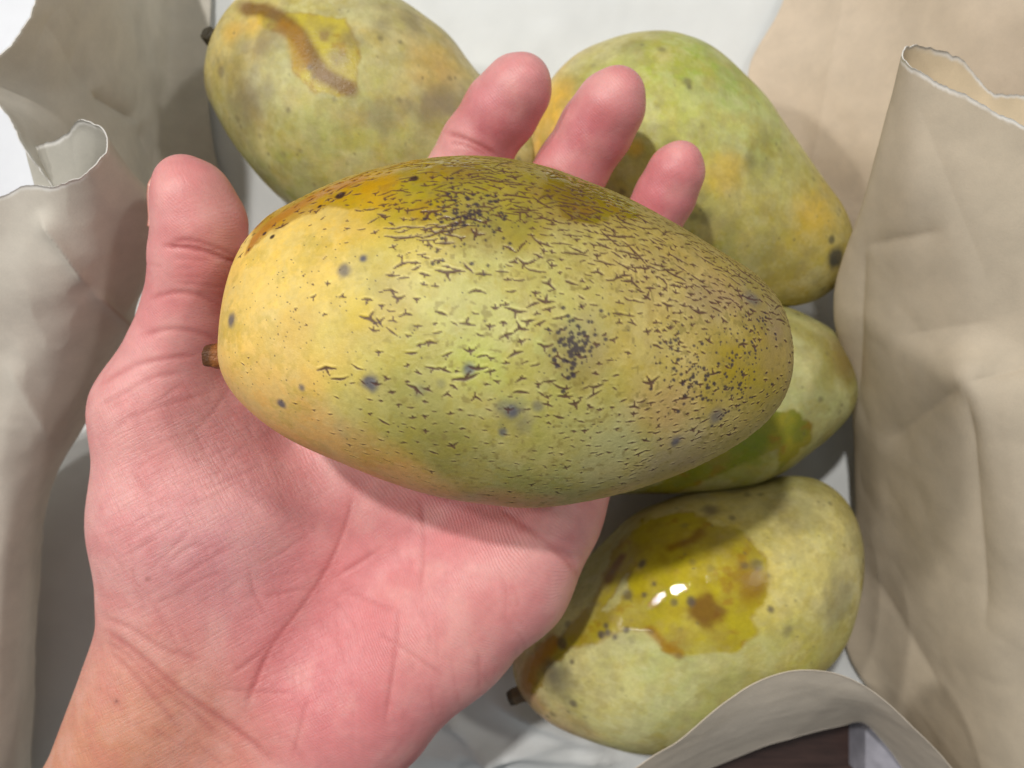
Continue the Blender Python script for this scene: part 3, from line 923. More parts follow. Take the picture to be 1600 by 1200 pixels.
# spread the marks with a minimum spacing
cand = rng.choice(len(fi), 9000, replace=False, p=prob)
taken = []
occ = {}
for k in cand:
    c = FV[k]
    sp = 0.105 if (vv[k] > 0.35 and uu[k] > 0.3) else (0.125 if uu[k] > 0.55 else 0.17)
    cx, cy, cz = (int(math.floor(q / 0.3)) for q in c)
    ok = True
    for ax in (-1, 0, 1):
        for ay in (-1, 0, 1):
            for az in (-1, 0, 1):
                for e in occ.get((cx + ax, cy + ay, cz + az), ()):
                    if np.sum((e - c) ** 2) < sp * sp:
                        ok = False
                        break
    if ok:
        occ.setdefault((cx, cy, cz), []).append(c)
        taken.append(k)
    if len(taken) >= 1900:
        break
for k in taken:
    u, v = uu[k], vv[k]
    i = fi[k]
    r = random.random()
    s = min(2.0, 0.78 * math.exp(random.gauss(0, 0.38)))
    if 0.25 < u < 0.65 and -0.3 < v < 0.5:
        s *= 1.2
    if u < 0.22 and v < 0.5:                                # small darts near the stem end
        s *= 0.35 + 1.6 * max(u - 0.05, 0) * (0.6 + 0.8 * random.random())
    elif v < -0.35:
        s *= 0.72
    elif u > 0.72:
        s *= 0.8
    L = (0.108 if -0.3 < v < 0.55 and u < 0.72 else 0.105) * s
    w = 0.0150 + 0.0085 * s * random.uniform(0.6, 1.2)
    if u < 0.2 and v < 0.5:
        w = 0.011 + 0.010 * s
    a0 = random.gauss(0.0, 0.30)
    if v > 0.45 and u > 0.25 and r < 0.6:                   # long ragged strings along the top
        arms = [(a0, L * random.uniform(1.0, 2.3)), (math.pi + a0 + random.gauss(0, .2), L * random.uniform(1.0, 2.0))]
        if random.random() < 0.5:
            arms.append((random.choice((1, -1)) * random.uniform(0.6, 1.5), L * 0.7))
        mark(i, arms, w * 0.85)
    elif r < 0.30 or (v < -0.35 and r < 0.75):              # dash
        mark(i, [(a0, L * random.uniform(.7, 1.1)), (math.pi + a0 + random.gauss(0, .25), L * random.uniform(.6, 1.0))], w * 0.85)
    elif r < 0.86:                                          # three arms
        mark(i, [(a0 + random.gauss(0, .2), L), (math.pi + random.gauss(0, .35), L * .9), (random.choice((1, -1)) * random.uniform(1.0, 2.0), L * random.uniform(.5, .95))], w)
    else:                                                   # four arms
        mark(i, [(a0 + .4, L * .9), (math.pi + a0 - .35, L * .8), (a0 + 1.9, L * .7), (a0 - 1.5, L * .6)], w)

# clusters of dark pits
for (x, y, r, n, s0) in [(895, 550, 34, 95, 1.2), (910, 520, 40, 40, 1.0), (720, 325, 42, 80, 1.1), (765, 350, 55, 60, .9), (1085, 590, 46, 75, 1.0), (1160, 555, 60, 90, .8), (1150, 610, 50, 60, .8),
                         (1050, 540, 40, 30, .9), (700, 385, 46, 16, 1.0), (1180, 490, 46, 40, .7), (850, 620, 200, 30, .5), (560, 560, 150, 40, .45), (450, 450, 120, 60, .38), (430, 560, 110, 50, .38), (900, 430, 250, 90, .5)]:
    i0 = m.at(x, y)
    c = m.V[i0]
    rc = r / FPX * (CAMZ - c[2])
    for _ in range(n):
        p = c + rng.normal(0, rc * 0.55, 3)
        k = around(p, 0.12)
        if len(k) == 0:
            continue
        j = k[np.argmin(np.sum((FV[k] - p) ** 2, 1))]
        rad = 0.022 * s0 * random.uniform(0.5, 1.9)
        kk = around(FV[j], rad * 2)
        d = np.linalg.norm(FV[kk] - FV[j], axis=1)
        ii = fi[kk]
        dots[ii] = np.maximum(dots[ii], 1 - sstep(0.6, 1.25, d / rad))
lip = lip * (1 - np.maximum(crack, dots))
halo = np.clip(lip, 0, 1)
col = mixc(col, np.minimum(col * 1.28 + 0.03, 0.9), halo * 0.75 * sstep(0.75, 0.2, m.v))  # highlight painted into the colour of each crack's upper lip, fading towards the top
col = mixc(col, srgb(84, 56, 48), np.clip(crack, 0, 1) * 0.93)
col = mixc(col, srgb(58, 48, 56), np.clip(dots, 0, 1) * 0.92)
gl = m.spot(715, 268, 60, 0.5, 0.5)
disp = gl * 0.05 * (fbm(m.V * 4.5, 3, 63) - 0.5) - 0.012 * np.clip(crack, 0, 1) - 0.004 * dots + 0.006 * halo
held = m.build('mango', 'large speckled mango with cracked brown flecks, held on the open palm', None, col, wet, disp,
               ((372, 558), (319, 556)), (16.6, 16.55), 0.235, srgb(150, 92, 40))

# ---- the four mangoes lying in the bag
GR = 'mangoes lying in the bag'


def lying(p0, p1, d, prof, seed, stops, paint, label, stem_px, stem_d, stem_r, stem_col, mott=1.0, thick=0.86):
    L = math.hypot(p1[0] - p0[0], p1[1] - p0[1])
    mm = Mango(p0, p1, d, d, [(a / L, u / L, l / L) for a, u, l in prof], 270, 220, 50, thick=thick, lump=0.10, seed=seed)
    c = base_paint(mm, stops, mott, seed * 31)
    wt = np.zeros(len(mm.V))
    c, wt = paint(mm, c, wt)
    # scattered dull pits
    n = 150
    ff = np.where(mm.front)[0]
    for i in rng.choice(ff, n, replace=False):
        rad = random.choice((0.03, 0.04, 0.05, 0.09)) * random.uniform(0.7, 1.3)
        d_ = np.linalg.norm(mm.V[ff] - mm.V[i], axis=1)
        k = d_ < rad * 2
        c[ff[k]] = mixc(c[ff[k]], srgb(104, 96, 70), (1 - sstep(0.4, 1.4, d_[k] / rad)) * random.uniform(.2, .7))
    mo = sstep(0.45, 0.62, fbm(mm.V * 3.2 + 5, 4, seed + 33, 0.65)) * mm.front
    c = mixc(c, srgb(140, 126, 84), mo * 0.22 * (1 - wt))
    dz = 0.01 * (fbm(mm.V * 2.2, 3, seed) - 0.5)
    mm.build('mango', label, GR, c, wt, dz, stem_px, stem_d, stem_r, stem_col)
    return mm


def paint_ul(mm, c, wt):
    w1 = mm.patch([(395, 20), (470, 20), (540, 30), (560, 80), (560, 135), (535, 150), (490, 145), (462, 110), (450, 60), (400, 40)], 0.05, 0.10)
    c = sap(mm, c, w1, (196, 178, 44), (184, 164, 50), 0.85, 301)
    s1 = mm.stroke([(352, 34), (368, 22), (390, 16), (412, 16), (434, 24), (454, 40), (470, 62), (484, 88), (502, 112), (524, 128), (545, 138)], 12, 0.6, 0.3)
    c = mixc(c, srgb(112, 72, 28), s1 * 0.85)
    s2 = mm.stroke([(440, 40), (462, 60), (470, 100)], 14, 0.6, 0.5)
    c = mixc(c, srgb(170, 120, 30), s2 * 0.6)
    for (x, y, r, a) in [(510, 50, 16, .5), (545, 60, 16, .5), (530, 95, 14, .4), (420, 60, 30, .55), (380, 110, 40, .3), (420, 140, 16, .45), (400, 170, 30, .3), (345, 110, 8, .5), (700, 150, 40, .55), (660, 180, 24, .45), (590, 180, 26, .45), (640, 30, 26, .4), (600, 40, 20, .35), (385, 165, 40, .3), (690, 165, 20, .4), (485, 105, 5, .8)]:
        c = mixc(c, srgb(116, 100, 86), mm.spot(x, y, r, 0.7, 0.8, 2.5) * a)
    for (x, y, r, a) in [(365, 50, 20, .6), (680, 100, 40, .4), (395, 40, 16, .5)]:
        c = mixc(c, srgb(226, 178, 80), mm.spot(x, y, r, 0.7, 0.5, 2.0) * a)
    wt = np.maximum(wt, np.maximum(w1, s1) * 0.4)
    return c, wt


lying((346, 74), (838, 296), 24.2,
      [(8, 70, 60), (40, 110, 95), (90, 142, 132), (177, 174, 172), (224, 176, 184), (300, 160, 180), (390, 124, 150), (470, 86, 108), (525, 52, 62)], 4,
      [(360, 60, 50, (222, 196, 104)), (420, 150, 80, (186, 180, 116)), (520, 100, 70, (196, 190, 96)), (560, 200, 90, (178, 182, 104)), (480, 260, 60, (158, 160, 70)),
       (430, 290, 60, (140, 142, 58)), (640, 100, 70, (206, 190, 124)), (700, 120, 60, (204, 180, 112)), (620, 250, 80, (188, 182, 92)), (700, 200, 60, (184, 170, 108)), (560, 20, 50, (204, 192, 134))],
      paint_ul, 'mango with a curved brown sap streak, topmost left, behind the thumb and first finger', ((356, 84), (322, 50)), (23.7, 22.9), 0.24, srgb(96, 84, 56))


def paint_ur(mm, c, wt):
    for (x, y, r, a) in [(880, 150, 30, .35), (1075, 128, 7, .6), (1170, 255, 12, .45), (1104, 340, 12, .5), (1084, 338, 7, .5), (1050, 225, 10, .4), (1000, 235, 12, .3), (1035, 78, 6, .5), (990, 70, 20, .3), (1100, 300, 12, .3)]:
        c = mixc(c, srgb(96, 90, 70), mm.spot(x, y, r, 0.7, 0.6, 3.0) * a)
    for (x, y, r, a) in [(1270, 330, 36, .4), (990, 230, 12, .6), (1130, 270, 30, .4), (860, 160, 40, .5)]:
        c = mixc(c, srgb(232, 188, 62), mm.spot(x, y, r, 0.7, 0.5, 2.0) * a)
    c = mixc(c, srgb(58, 62, 66), mm.spot(1306, 402, 17, 0.5, 0.5, 3.0) * 0.9)
    c = mixc(c, srgb(70, 70, 66), mm.spot(1300, 375, 6, 0.5, 0.4, 3.0) * 0.7)
    return c, wt


lying((846, 150), (1318, 430), 24.2,
      [(10, 62, 60), (40, 110, 105), (77, 150, 140), (130, 180, 170), (188, 190, 184), (270, 174, 178), (364, 136, 150), (440, 105, 118), (500, 78, 84), (535, 46, 50)], 6,
      [(865, 110, 40, (228, 190, 96)), (850, 200, 40, (232, 178, 70)), (930, 80, 50, (200, 190, 124)), (1000, 120, 60, (180, 186, 74)), (1080, 110, 50, (160, 178, 70)), (1130, 150, 40, (158, 178, 88)),
       (1080, 200, 70, (196, 200, 92)), (1180, 220, 50, (184, 194, 112)), (1150, 300, 60, (206, 194, 92)), (1230, 290, 40, (200, 196, 104)), (1270, 350, 40, (212, 190, 78)), (1100, 400, 60, (160, 160, 50)), (1200, 430, 60, (176, 156, 56)), (1000, 300, 60, (200, 194, 96))],
      paint_ur, 'yellow and green mango at the upper right, behind the three fingertips', None, None, 0, None, 0.7)


def paint_mr(mm, c, wt):
    w1 = mm.patch([(1150, 680), (1200, 645), (1240, 640), (1268, 665), (1270, 690), (1240, 715), (1215, 735), (1215, 700), (1170, 720), (1130, 740), (1040, 775), (980, 780), (1050, 745)], 0.05, 0.10)
    c = sap(mm, c, w1, (148, 138, 14), (120, 124, 20), 0.9, 305)
    c = mixc(c, srgb(110, 128, 14), mm.spot(1170, 700, 30, 0.7, 0.6) * 0.7)
    c = mixc(c, srgb(120, 96, 36), mm.spot(1322, 560, 36, 0.6, 0.5) * 0.6)
    c = mixc(c, srgb(150, 140, 60), mm.stroke([(1240, 510), (1285, 540), (1295, 600)], 14, 0.6, 0.5) * 0.5)
    return c, np.maximum(wt, w1 * 0.5)


lying((822, 672), (1333, 582), 24.5,
      [(10, 50, 50), (50, 95, 90), (110, 128, 120), (180, 140, 132), (270, 142, 142), (350, 134, 140), (438, 114, 106), (480, 84, 78), (505, 58, 52)], 9,
      [(1260, 520, 50, (186, 186, 116)), (1280, 600, 50, (190, 192, 124)), (1220, 640, 50, (176, 182, 104)), (1180, 720, 50, (150, 150, 50)), (1060, 760, 60, (140, 140, 46)), (1310, 560, 30, (150, 128, 62)), (1000, 770, 40, (128, 124, 40))],
      paint_mr, 'green mango half hidden between the held mango and the right side of the bag', None, None, 0, None, 0.6)


def paint_br(mm, c, wt):
    w1 = mm.patch([(820, 1060), (835, 1015), (880, 985), (930, 940), (945, 900), (965, 850), (1000, 810), (1060, 800), (1110, 815), (1160, 830), (1195, 870), (1195, 930), (1175, 965), (1190, 985), (1150, 1015),
                   (1070, 1025), (1040, 1015), (1020, 985), (980, 985), (930, 1005), (890, 1020), (860, 1040), (842, 1075), (828, 1085)], 0.07, 0.20, 1.6)
    w0 = mm.patch([(940, 955), (975, 900), (985, 890), (982, 925), (955, 955)], 0.04, 0.05)
    w1 = w1 * (1 - w0)
    c = sap(mm, c, w1, (174, 158, 22), (158, 138, 24), 0.9, 309)
    c = mixc(c, srgb(116, 74, 24), mm.stroke([(950, 905), (968, 872)], 9, 0.6, 0.5) * 0.85)
    c = mixc(c, srgb(166, 106, 16), mm.stroke([(822, 1075), (832, 1040), (860, 1005)], 14, 0.6, 0.6) * 0.7)
    c = mixc(c, srgb(112, 74, 30), mm.spot(1100, 955, 26, 0.4, 0.5, 2.5) * 0.85)
    c = mixc(c, srgb(132, 92, 26), mm.spot(1170, 915, 32, 0.6, 0.6, 2.5) * 0.75)
    c = mixc(c, srgb(150, 104, 20), mm.stroke([(1015, 985), (1040, 1010), (1060, 1022)], 8, 0.6, 0.5) * 0.7)
    c = mixc(c, srgb(118, 76, 16), mm.stroke([(1050, 855), (1080, 845), (1095, 830)], 8, 0.7, 0.6) * 0.7)
    for (x, y, r, a) in [(1003, 882, 7, .85), (980, 930, 8, .7), (1078, 940, 7, .85), (1052, 942, 6, .7), (948, 978, 5, .9), (938, 992, 5, .9), (950, 988, 5, .9), (960, 995, 4, .9), (980, 984, 4, .8), (878, 1005, 9, .7),
                         (893, 1034, 4, .8), (895, 1100, 7, .8), (1110, 798, 14, .7), (1205, 953, 6, .8), (1185, 882, 9, .6), (1165, 885, 6, .6), (1022, 912, 4, .8), (1006, 930, 4, .8), (1232, 988, 9, .5), (873, 1065, 30, .55), (860, 1050, 16, .5), (1310, 940, 36, .45), (1240, 800, 40, .3)]:
        c = mixc(c, srgb(84, 74, 70), mm.spot(x, y, r, 0.6, 0.5, 4.0) * a)
    # a glossy smear of sap
    wt = np.maximum(wt, w1 * 0.66)
    wt = np.maximum(wt, np.minimum(1, mm.spot(1042, 948, 85, 0.3, 0.4) * w1 * 1.3))
    return c, wt


lying((812, 1078), (1322, 788), 24.2,
      [(10, 42, 50), (40, 66, 92), (83, 92, 146), (150, 112, 192), (222, 128, 208), (307, 152, 210), (376, 134, 204), (464, 98, 186), (530, 82, 128), (570, 52, 70)], 11,
      [(840, 1100, 40, (206, 166, 122)), (930, 1080, 60, (206, 198, 118)), (1000, 1130, 50, (186, 186, 128)), (1050, 1060, 60, (186, 190, 116)), (1150, 1060, 60, (182, 182, 110)), (1250, 900, 60, (220, 204, 108)),
       (1290, 820, 50, (216, 202, 112)), (1330, 880, 40, (196, 186, 124)), (1250, 1000, 50, (196, 192, 96)), (1300, 980, 40, (176, 170, 100)), (1060, 790, 50, (206, 188, 108)), (1180, 780, 50, (204, 190, 106)), (1240, 760, 30, (176, 172, 100)), (960, 860, 50, (182, 180, 110)), (1120, 900, 80, (204, 186, 60))],
      paint_br, 'mango with a glossy yellow-brown sap patch, lowest in the bag beside the paper flap', ((822, 1082), (794, 1092)), (24.1, 24.1), 0.22, srgb(104, 84, 56), 0.6)

# ------------------------------------------------------------------ the hand
K = lambda px, py, d, r: np.concatenate([P(px, py, d), [r]])


def cone_sdf(p, a, b):
    """rounded cone between two spheres"""
    pa, r1 = a[:3], a[3]
    pb, r2 = b[:3], b[3]
    ba = pb - pa
    l = np.linalg.norm(ba)
    n = ba / l
    q = p - pa
    y = q @ n
    x = np.sqrt(np.maximum(np.einsum('ij,ij->i', q, q) - y * y, 0))
    s = np.clip((r1 - r2) / l, -0.95, 0.95)
    cth = math.sqrt(1 - s * s)
    t = np.clip((y - x * s / cth) / l, 0, 1)
    return np.sqrt(x * x + (y - t * l) ** 2) - (r1 + (r2 - r1) * t)


def smin(a, b, k):
    h = np.maximum(k - np.abs(a - b), 0) / k
    return np.minimum(a, b) - h * h * k * 0.25


def smax(a, b, k):
    return -smin(-a, -b, k)


# joints
FORE_R = [K(255, 1088, 20.6, 2.05), K(178, 1280, 21.2, 2.05), K(20, 1560, 22.0, 2.3)]
FORE_U = [K(545, 1105, 20.9, 1.95), K(430, 1260, 21.3, 2.0), K(250, 1500, 22.0, 2.3)]
THENAR = [K(288, 985, 20.5, 2.0), K(276, 810, 20.0, 1.88), K(246, 650, 19.6, 1.46)]
THENAR2 = [K(400, 960, 20.9, 1.9), K(390, 800, 20.6, 1.9), K(340, 660, 20.5, 1.5)]
HYPO = [K(560, 1080, 20.8, 1.8), K(690, 985, 20.5, 1.75), K(790, 900, 20.4, 1.6), K(852, 812, 20.5, 1.35)]
MC = [[K(420, 1020, 20.9, 1.6), K(520, 760, 21.2, 1.4), K(575, 545, 21.0, 1.2)],
      [K(470, 1040, 21.0, 1.6), K(600, 800, 21.2, 1.45), K(690, 600, 21.1, 1.2)],
      [K(520, 1060, 21.0, 1.6), K(690, 850, 21.1, 1.45), K(788, 670, 21.0, 1.2)],
      [K(580, 1070, 20.9, 1.6), K(760, 880, 20.9, 1.45), K(866, 765, 20.8, 1.15)]]
WEB = [K(330, 640, 20.3, 1.3), K(450, 590, 21.0, 1.1), K(560, 560, 21.1, 1.1)]
THUMB = [K(250, 640, 19.6, 1.40), K(297, 490, 18.9, 1.04), K(311, 396, 18.3, 1.04), K(313, 350, 18.0, 0.98), K(301, 312, 17.8, 0.84), K(286, 287, 17.7, 0.62)]
FING = [
    [K(575, 545, 21.0, 1.15), K(690, 335, 20.9, 1.02), K(746, 228, 20.1, 0.90), K(784, 172, 19.6, 0.90), K(807, 141, 19.3, 0.80), K(818, 126, 19.1, 0.62)],
    [K(690, 600, 21.1, 1.15), K(828, 385, 21.0, 1.05), K(893, 265, 20.2, 0.90), K(932, 202, 19.7, 0.89), K(953, 167, 19.3, 0.81), K(965, 147, 19.1, 0.64)],
    [K(788, 670, 21.0, 1.12), K(935, 475, 21.0, 0.98), K(1008, 365, 20.2, 0.76), K(1040, 305, 19.7, 0.72), K(1056, 270, 19.4, 0.65), K(1063, 254, 19.2, 0.50)],
    [K(866, 765, 20.8, 1.08), K(1000, 610, 21.0, 0.90), K(1055, 520, 20.5, 0.78), K(1080, 470, 20.1, 0.66)]]


def chain(p, ch, k):
    d = None
    for a, b in zip(ch[:-1], ch[1:]):
        e = cone_sdf(p, a, b)
        d = e if d is None else smin(d, e, k)
    return d


def hand_sdf(p):
    d = smin(chain(p, FORE_R, .6), chain(p, FORE_U, .6), 2.2)
    palm = None
    for c in MC:
        e = chain(p, c, .4)
        palm = e if palm is None else smin(palm, e, 0.9)
    d = smin(d, palm, 1.2)
    d = smin(d, chain(p, HYPO, .5), 0.9)
    th = smin(chain(p, THENAR, .6), chain(p, THENAR2, .6), 1.2)
    d = smin(d, th, 0.75)
    d = smin(d, chain(p, WEB, .5), 0.9)
    d = smin(d, chain(p, THUMB, .20), 0.6)
    fg = None
    for c in FING:
        e = chain(p, c, .18)
        fg = e if fg is None else smin(fg, e, 0.10)
    d = smin(d, fg, 0.55)
    ms = HELD.sdf(p)
    d = d - 0.10 * np.exp(-((ms - 0.25) / 0.3) ** 2)      # flesh swells around the weight
    d = smax(d, -0.01 - ms, 0.08)
    return d


def extract(fn, lo, hi, h, ratio=4):
    H = h * ratio
    nc = np.ceil((hi - lo) / H).astype(int)
    ax = [lo[k] + np.arange(nc[k] + 1) * H for k in range(3)]
    g = np.stack(np.meshgrid(*ax, indexing='ij'), -1)
    cv = fn(g.reshape(-1, 3)).reshape(nc + 1)
    mn = np.minimum.reduce([np.abs(cv[a:a + nc[0], b:b + nc[1], c:c + nc[2]]) for a in (0, 1) for b in (0, 1) for c in (0, 1)])
    act = np.argwhere(mn < H * 1.6)
    n = nc * ratio + 1
    full = np.repeat(np.repeat(np.repeat(np.where(cv[:-1, :-1, :-1] < 0, -1.0, 1.0), ratio, 0), ratio, 1), ratio, 2).astype(np.float32)
    full = np.pad(full, ((0, 1), (0, 1), (0, 1)), mode='edge')
    off = np.stack(np.meshgrid(*[np.arange(ratio + 1)] * 3, indexing='ij'), -1).reshape(-1, 3)
    idx = (act[:, None, :] * ratio + off[None]).reshape(-1, 3)
    lin = np.unique(np.ravel_multi_index(idx.T, n))
    idx = np.stack(np.unravel_index(lin, n), 1)
    vals = np.concatenate([fn(lo + part * h) for part in np.array_split(idx, 12)])
    full.ravel()[lin] = vals
    ins = full < 0
    # surface nets
    c = [ins[a:n[0] - 1 + a, b:n[1] - 1 + b, k:n[2] - 1 + k] for a in (0, 1) for b in (0, 1) for k in (0, 1)]
    cnt = sum(x.astype(np.int8) for x in c)
    cells = np.argwhere((cnt > 0) & (cnt < 8))
    vid = np.full(n - 1, -1, np.int64)
    vid[tuple(cells.T)] = np.arange(len(cells))
    corners = [(a, b, k) for a in (0, 1) for b in (0, 1) for k in (0, 1)]
    cvv = np.stack([full[cells[:, 0] + a, cells[:, 1] + b, cells[:, 2] + k] for a, b, k in corners], 1)
    acc = np.zeros((len(cells), 3))
    num = np.zeros(len(cells))
    for i in range(8):
        for j in range(i + 1, 8):
            if sum(abs(x - y) for x, y in zip(corners[i], corners[j])) == 1:
                a, b = cvv[:, i], cvv[:, j]
                s = (a < 0) != (b < 0)
                t = np.where(s, a / (a - b + 1e-20), 0)
                pt = np.array(corners[i]) + t[:, None] * (np.array(corners[j]) - np.array(corners[i]))
                acc += pt * s[:, None]
                num += s
    V = lo + (cells + acc / num[:, None]) * h
    Q = []
    for axis in range(3):
        sl0 = [slice(0, n[k]) for k in range(3)]
        sl1 = list(sl0)
        sl0[axis] = slice(0, n[axis] - 1)
        sl1[axis] = slice(1, n[axis])
        s = ins[tuple(sl0)] != ins[tuple(sl1)]
        e = np.argwhere(s)
        b, k = (axis + 1) % 3, (axis + 2) % 3
        good = (e[:, b] > 0) & (e[:, k] > 0) & (e[:, b] < n[b] - 1) & (e[:, k] < n[k] - 1)
        e = e[good]
        quad = []
        for db, dk in ((-1, -1), (0, -1), (0, 0), (-1, 0)):
            f = e.copy()
            f[:, b] += db
            f[:, k] += dk
            quad.append(vid[tuple(f.T)])
        q = np.stack(quad, 1)
        flip = ~ins[tuple(e.T)]
        q[flip] = q[flip][:, ::-1]
        Q.append(q)
    Q = np.concatenate(Q)
    Q = Q[(Q >= 0).all(1)]
    return V, Q


def grad(fn, p, e=0.02):
    g = np.stack([fn(p + np.eye(3)[k] * e) - fn(p - np.eye(3)[k] * e) for k in range(3)], 1)
    return g / (np.linalg.norm(g, axis=1, keepdims=True) + 1e-12)


lo = np.array([-13.5, -13.0, CAMZ - 24.6])
hi = np.array([7.0, 9.8, CAMZ - 16.4])
HV, HQ = extract(hand_sdf, lo, hi, 0.060)
# smooth a little, then settle on the surface
for _ in range(2):
    s = np.zeros_like(HV)
    cn = np.zeros(len(HV))
    for a in range(4):
        for b in ((a + 1) % 4, (a + 3) % 4):
            np.add.at(s, HQ[:, a], HV[HQ[:, b]])
            np.add.at(cn, HQ[:, a], 1)
    HV = HV * 0.4 + 0.6 * s / np.maximum(cn, 1)[:, None]
HN = grad(hand_sdf, HV)
HV = HV - HN * np.clip(hand_sdf(HV), -0.06, 0.06)[:, None]
hx, hy = topix(HV)
up = HN[:, 2] > 0.05

crease = np.zeros(len(HV))
fidx = np.where(up)[0]
fx, fy = hx[fidx], hy[fidx]


def line(pts, wpx, amp):
    """skin crease along picture points lying on the palm"""
    pts = catmull(np.array(pts, float), max(8, 6 * len(pts)))
    n = len(pts)
    mnx, mxx = pts[:, 0].min() - wpx * 4, pts[:, 0].max() + wpx * 4
    mny, mxy = pts[:, 1].min() - wpx * 4, pts[:, 1].max() + wpx * 4
    k = np.where((fx > mnx) & (fx < mxx) & (fy > mny) & (fy < mxy))[0]
    if len(k) == 0:
        return
    x, y = fx[k], fy[k]
    best = np.full(len(k), 1e9)
    bt = np.zeros(len(k))
    for i in range(n - 1):
        d, t = seg_dist(x, y, *pts[i], *pts[i + 1])
        b = d < best
        best = np.where(b, d, best)
        bt = np.where(b, (i + t) / (n - 1), bt)
    a = amp * np.exp(-(best / wpx) ** 2) * sstep(0, 0.2, bt) * sstep(1, 0.8, bt)
    crease[fidx[k]] = np.maximum(crease[fidx[k]], a)


# main palm lines
line([(556, 735), (545, 800), (515, 880), (470, 950), (425, 1010), (395, 1075), (380, 1120)], 5.5, 1.0)
line([(560, 720), (545, 800), (512, 890), (465, 960), (420, 1020), (390, 1090)], 20, .55)
line([(520, 870), (490, 935), (440, 985), (395, 1030), (350, 1060)], 4.0, .7)
line([(400, 935), (450, 925), (500, 912), (560, 880), (600, 850)], 4.0, .55)
line([(655, 775), (662, 820), (660, 870), (655, 930)], 4.0, .45)
line([(770, 785), (830, 830), (880, 870), (905, 905)], 5.0, .7)
line([(860, 850), (890, 870), (905, 910)], 4.0, .5)
line([(620, 950), (618, 1010), (610, 1070), (600, 1140)], 3.5, .6)
line([(580, 985), (640, 1020), (700, 1060)], 3.5, .45)
line([(530, 925), (570, 935), (620, 955)], 3.0, .35)
line([(485, 1080), (470, 1130), (455, 1190)], 3.5, .4)
line([(340, 1075), (400, 1082), (470, 1082)], 3.0, .4)
# wrist folds
line([(148, 975), (185, 1000), (230, 1035), (280, 1078), (340, 1120), (400, 1165), (440, 1210)], 6.0, .75)
line([(150, 995), (200, 1025), (250, 1070), (310, 1120), (360, 1170)], 6.0, .5)
line([(165, 1010), (205, 1050), (250, 1100), (290, 1150)], 6.0, .5)
line([(150, 960), (200, 980), (260, 1015), (330, 1035)], 5.0, .45)
# ulnar edge fold
line([(900, 985), (840, 1030), (770, 1085), (700, 1140), (650, 1180)], 7.0, .9)
line([(930, 920), (880, 985), (800, 1050)], 5.0, .3)
# thumb
line([(246, 384), (280, 386), (320, 392), (355, 405), (380, 412)], 4.0, 1.0)
line([(262, 378), (300, 376), (340, 388), (375, 402)], 3.5, .7)
line([(225, 470), (270, 458), (310, 462), (350, 480)], 4.5, .6)
line([(210, 530), (260, 515), (310, 520), (350, 535)], 4.5, .55)
line([(150, 605), (200, 575), (260, 560), (320, 555)], 4.5, .6)
line([(145, 640), (190, 615), (240, 590), (300, 580)], 4.0, .45)
line([(165, 680), (210, 650), (270, 630), (340, 610)], 4.0, .35)
# finger joints
line([(692, 205), (720, 215), (750, 228), (785, 248)], 4.0, 1.0)
line([(700, 222), (730, 228), (765, 245)], 3.5, .6)
line([(838, 262), (865, 268), (895, 282), (915, 298)], 4.0, .8)
line([(982, 330), (1010, 340), (1040, 355)], 3.5, .5)
# fine crossing lines on the ball of the thumb and the palm
r2 = random.Random(5)
for _ in range(22):
    x, y = r2.uniform(170, 520), r2.uniform(600, 980)
    an = math.radians(r2.gauss(62, 8))
    L = r2.uniform(40, 130)
    bx, by = math.cos(an) * L, math.sin(an) * L
    line([(x, y), (x + bx * .5 + r2.gauss(0, 4), y + by * .5), (x + bx, y + by)], 3.2, r2.uniform(.12, .32))
for _ in range(26):
    x, y = r2.uniform(150, 460), r2.uniform(640, 1020)
    an = math.radians(r2.gauss(-28, 9))
    L = r2.uniform(40, 140)
    bx, by = math.cos(an) * L, math.sin(an) * L
    line([(x, y), (x + bx * .5, y + by * .5 + r2.gauss(0, 5)), (x + bx, y + by)], 3.2, r2.uniform(.12, .32))
for _ in range(22):
    x, y = r2.uniform(420, 860), r2.uniform(860, 1120)
    an = math.radians(r2.gauss(80, 12))
    L = r2.uniform(40, 110)
    bx, by = math.cos(an) * L, math.sin(an) * L
    line([(x, y), (x + bx * .5 + r2.gauss(0, 4), y + by * .5), (x + bx, y + by)], 3.2, r2.uniform(.12, .32))
for _ in range(24):
    x, y = r2.uniform(90, 380), r2.uniform(1040, 1200)
    an = math.radians(r2.gauss(38, 8))
    L = r2.uniform(30, 100)
    bx, by = math.cos(an) * L, math.sin(an) * L
    line([(x, y), (x + bx * .5, y + by * .5 + r2.gauss(0, 3)), (x + bx, y + by)], 3.2, r2.uniform(.12, .32))
for _ in range(16):
    x, y = r2.uniform(210, 360), r2.uniform(400, 560)
    an = math.radians(r2.gauss(10, 10))
    L = r2.uniform(25, 70)
    bx, by = math.cos(an) * L, math.sin(an) * L
    line([(x, y), (x + bx, y + by), (x + bx * 1.3, y + by * 1.2)], 3.2, r2.uniform(.1, .28))
crease = np.clip(crease, 0, 1)
# skin colour: pale pink with redder pads and a tanner wrist
hc = np.zeros((len(HV), 3)) + srgb(222, 164, 158)


tint_noise = fbm(HV * 0.8, 3, 5) - 0.5


def tint(px, py, r, c, a, sx=1.0, d=19.0):
    global hc
    e = np.hypot((hx - px) / sx, hy - py)
    nz = tint_noise
    hc = mixc(hc, srgb(*c), np.exp(-(e / r + nz * 0.5) ** 2) * a)


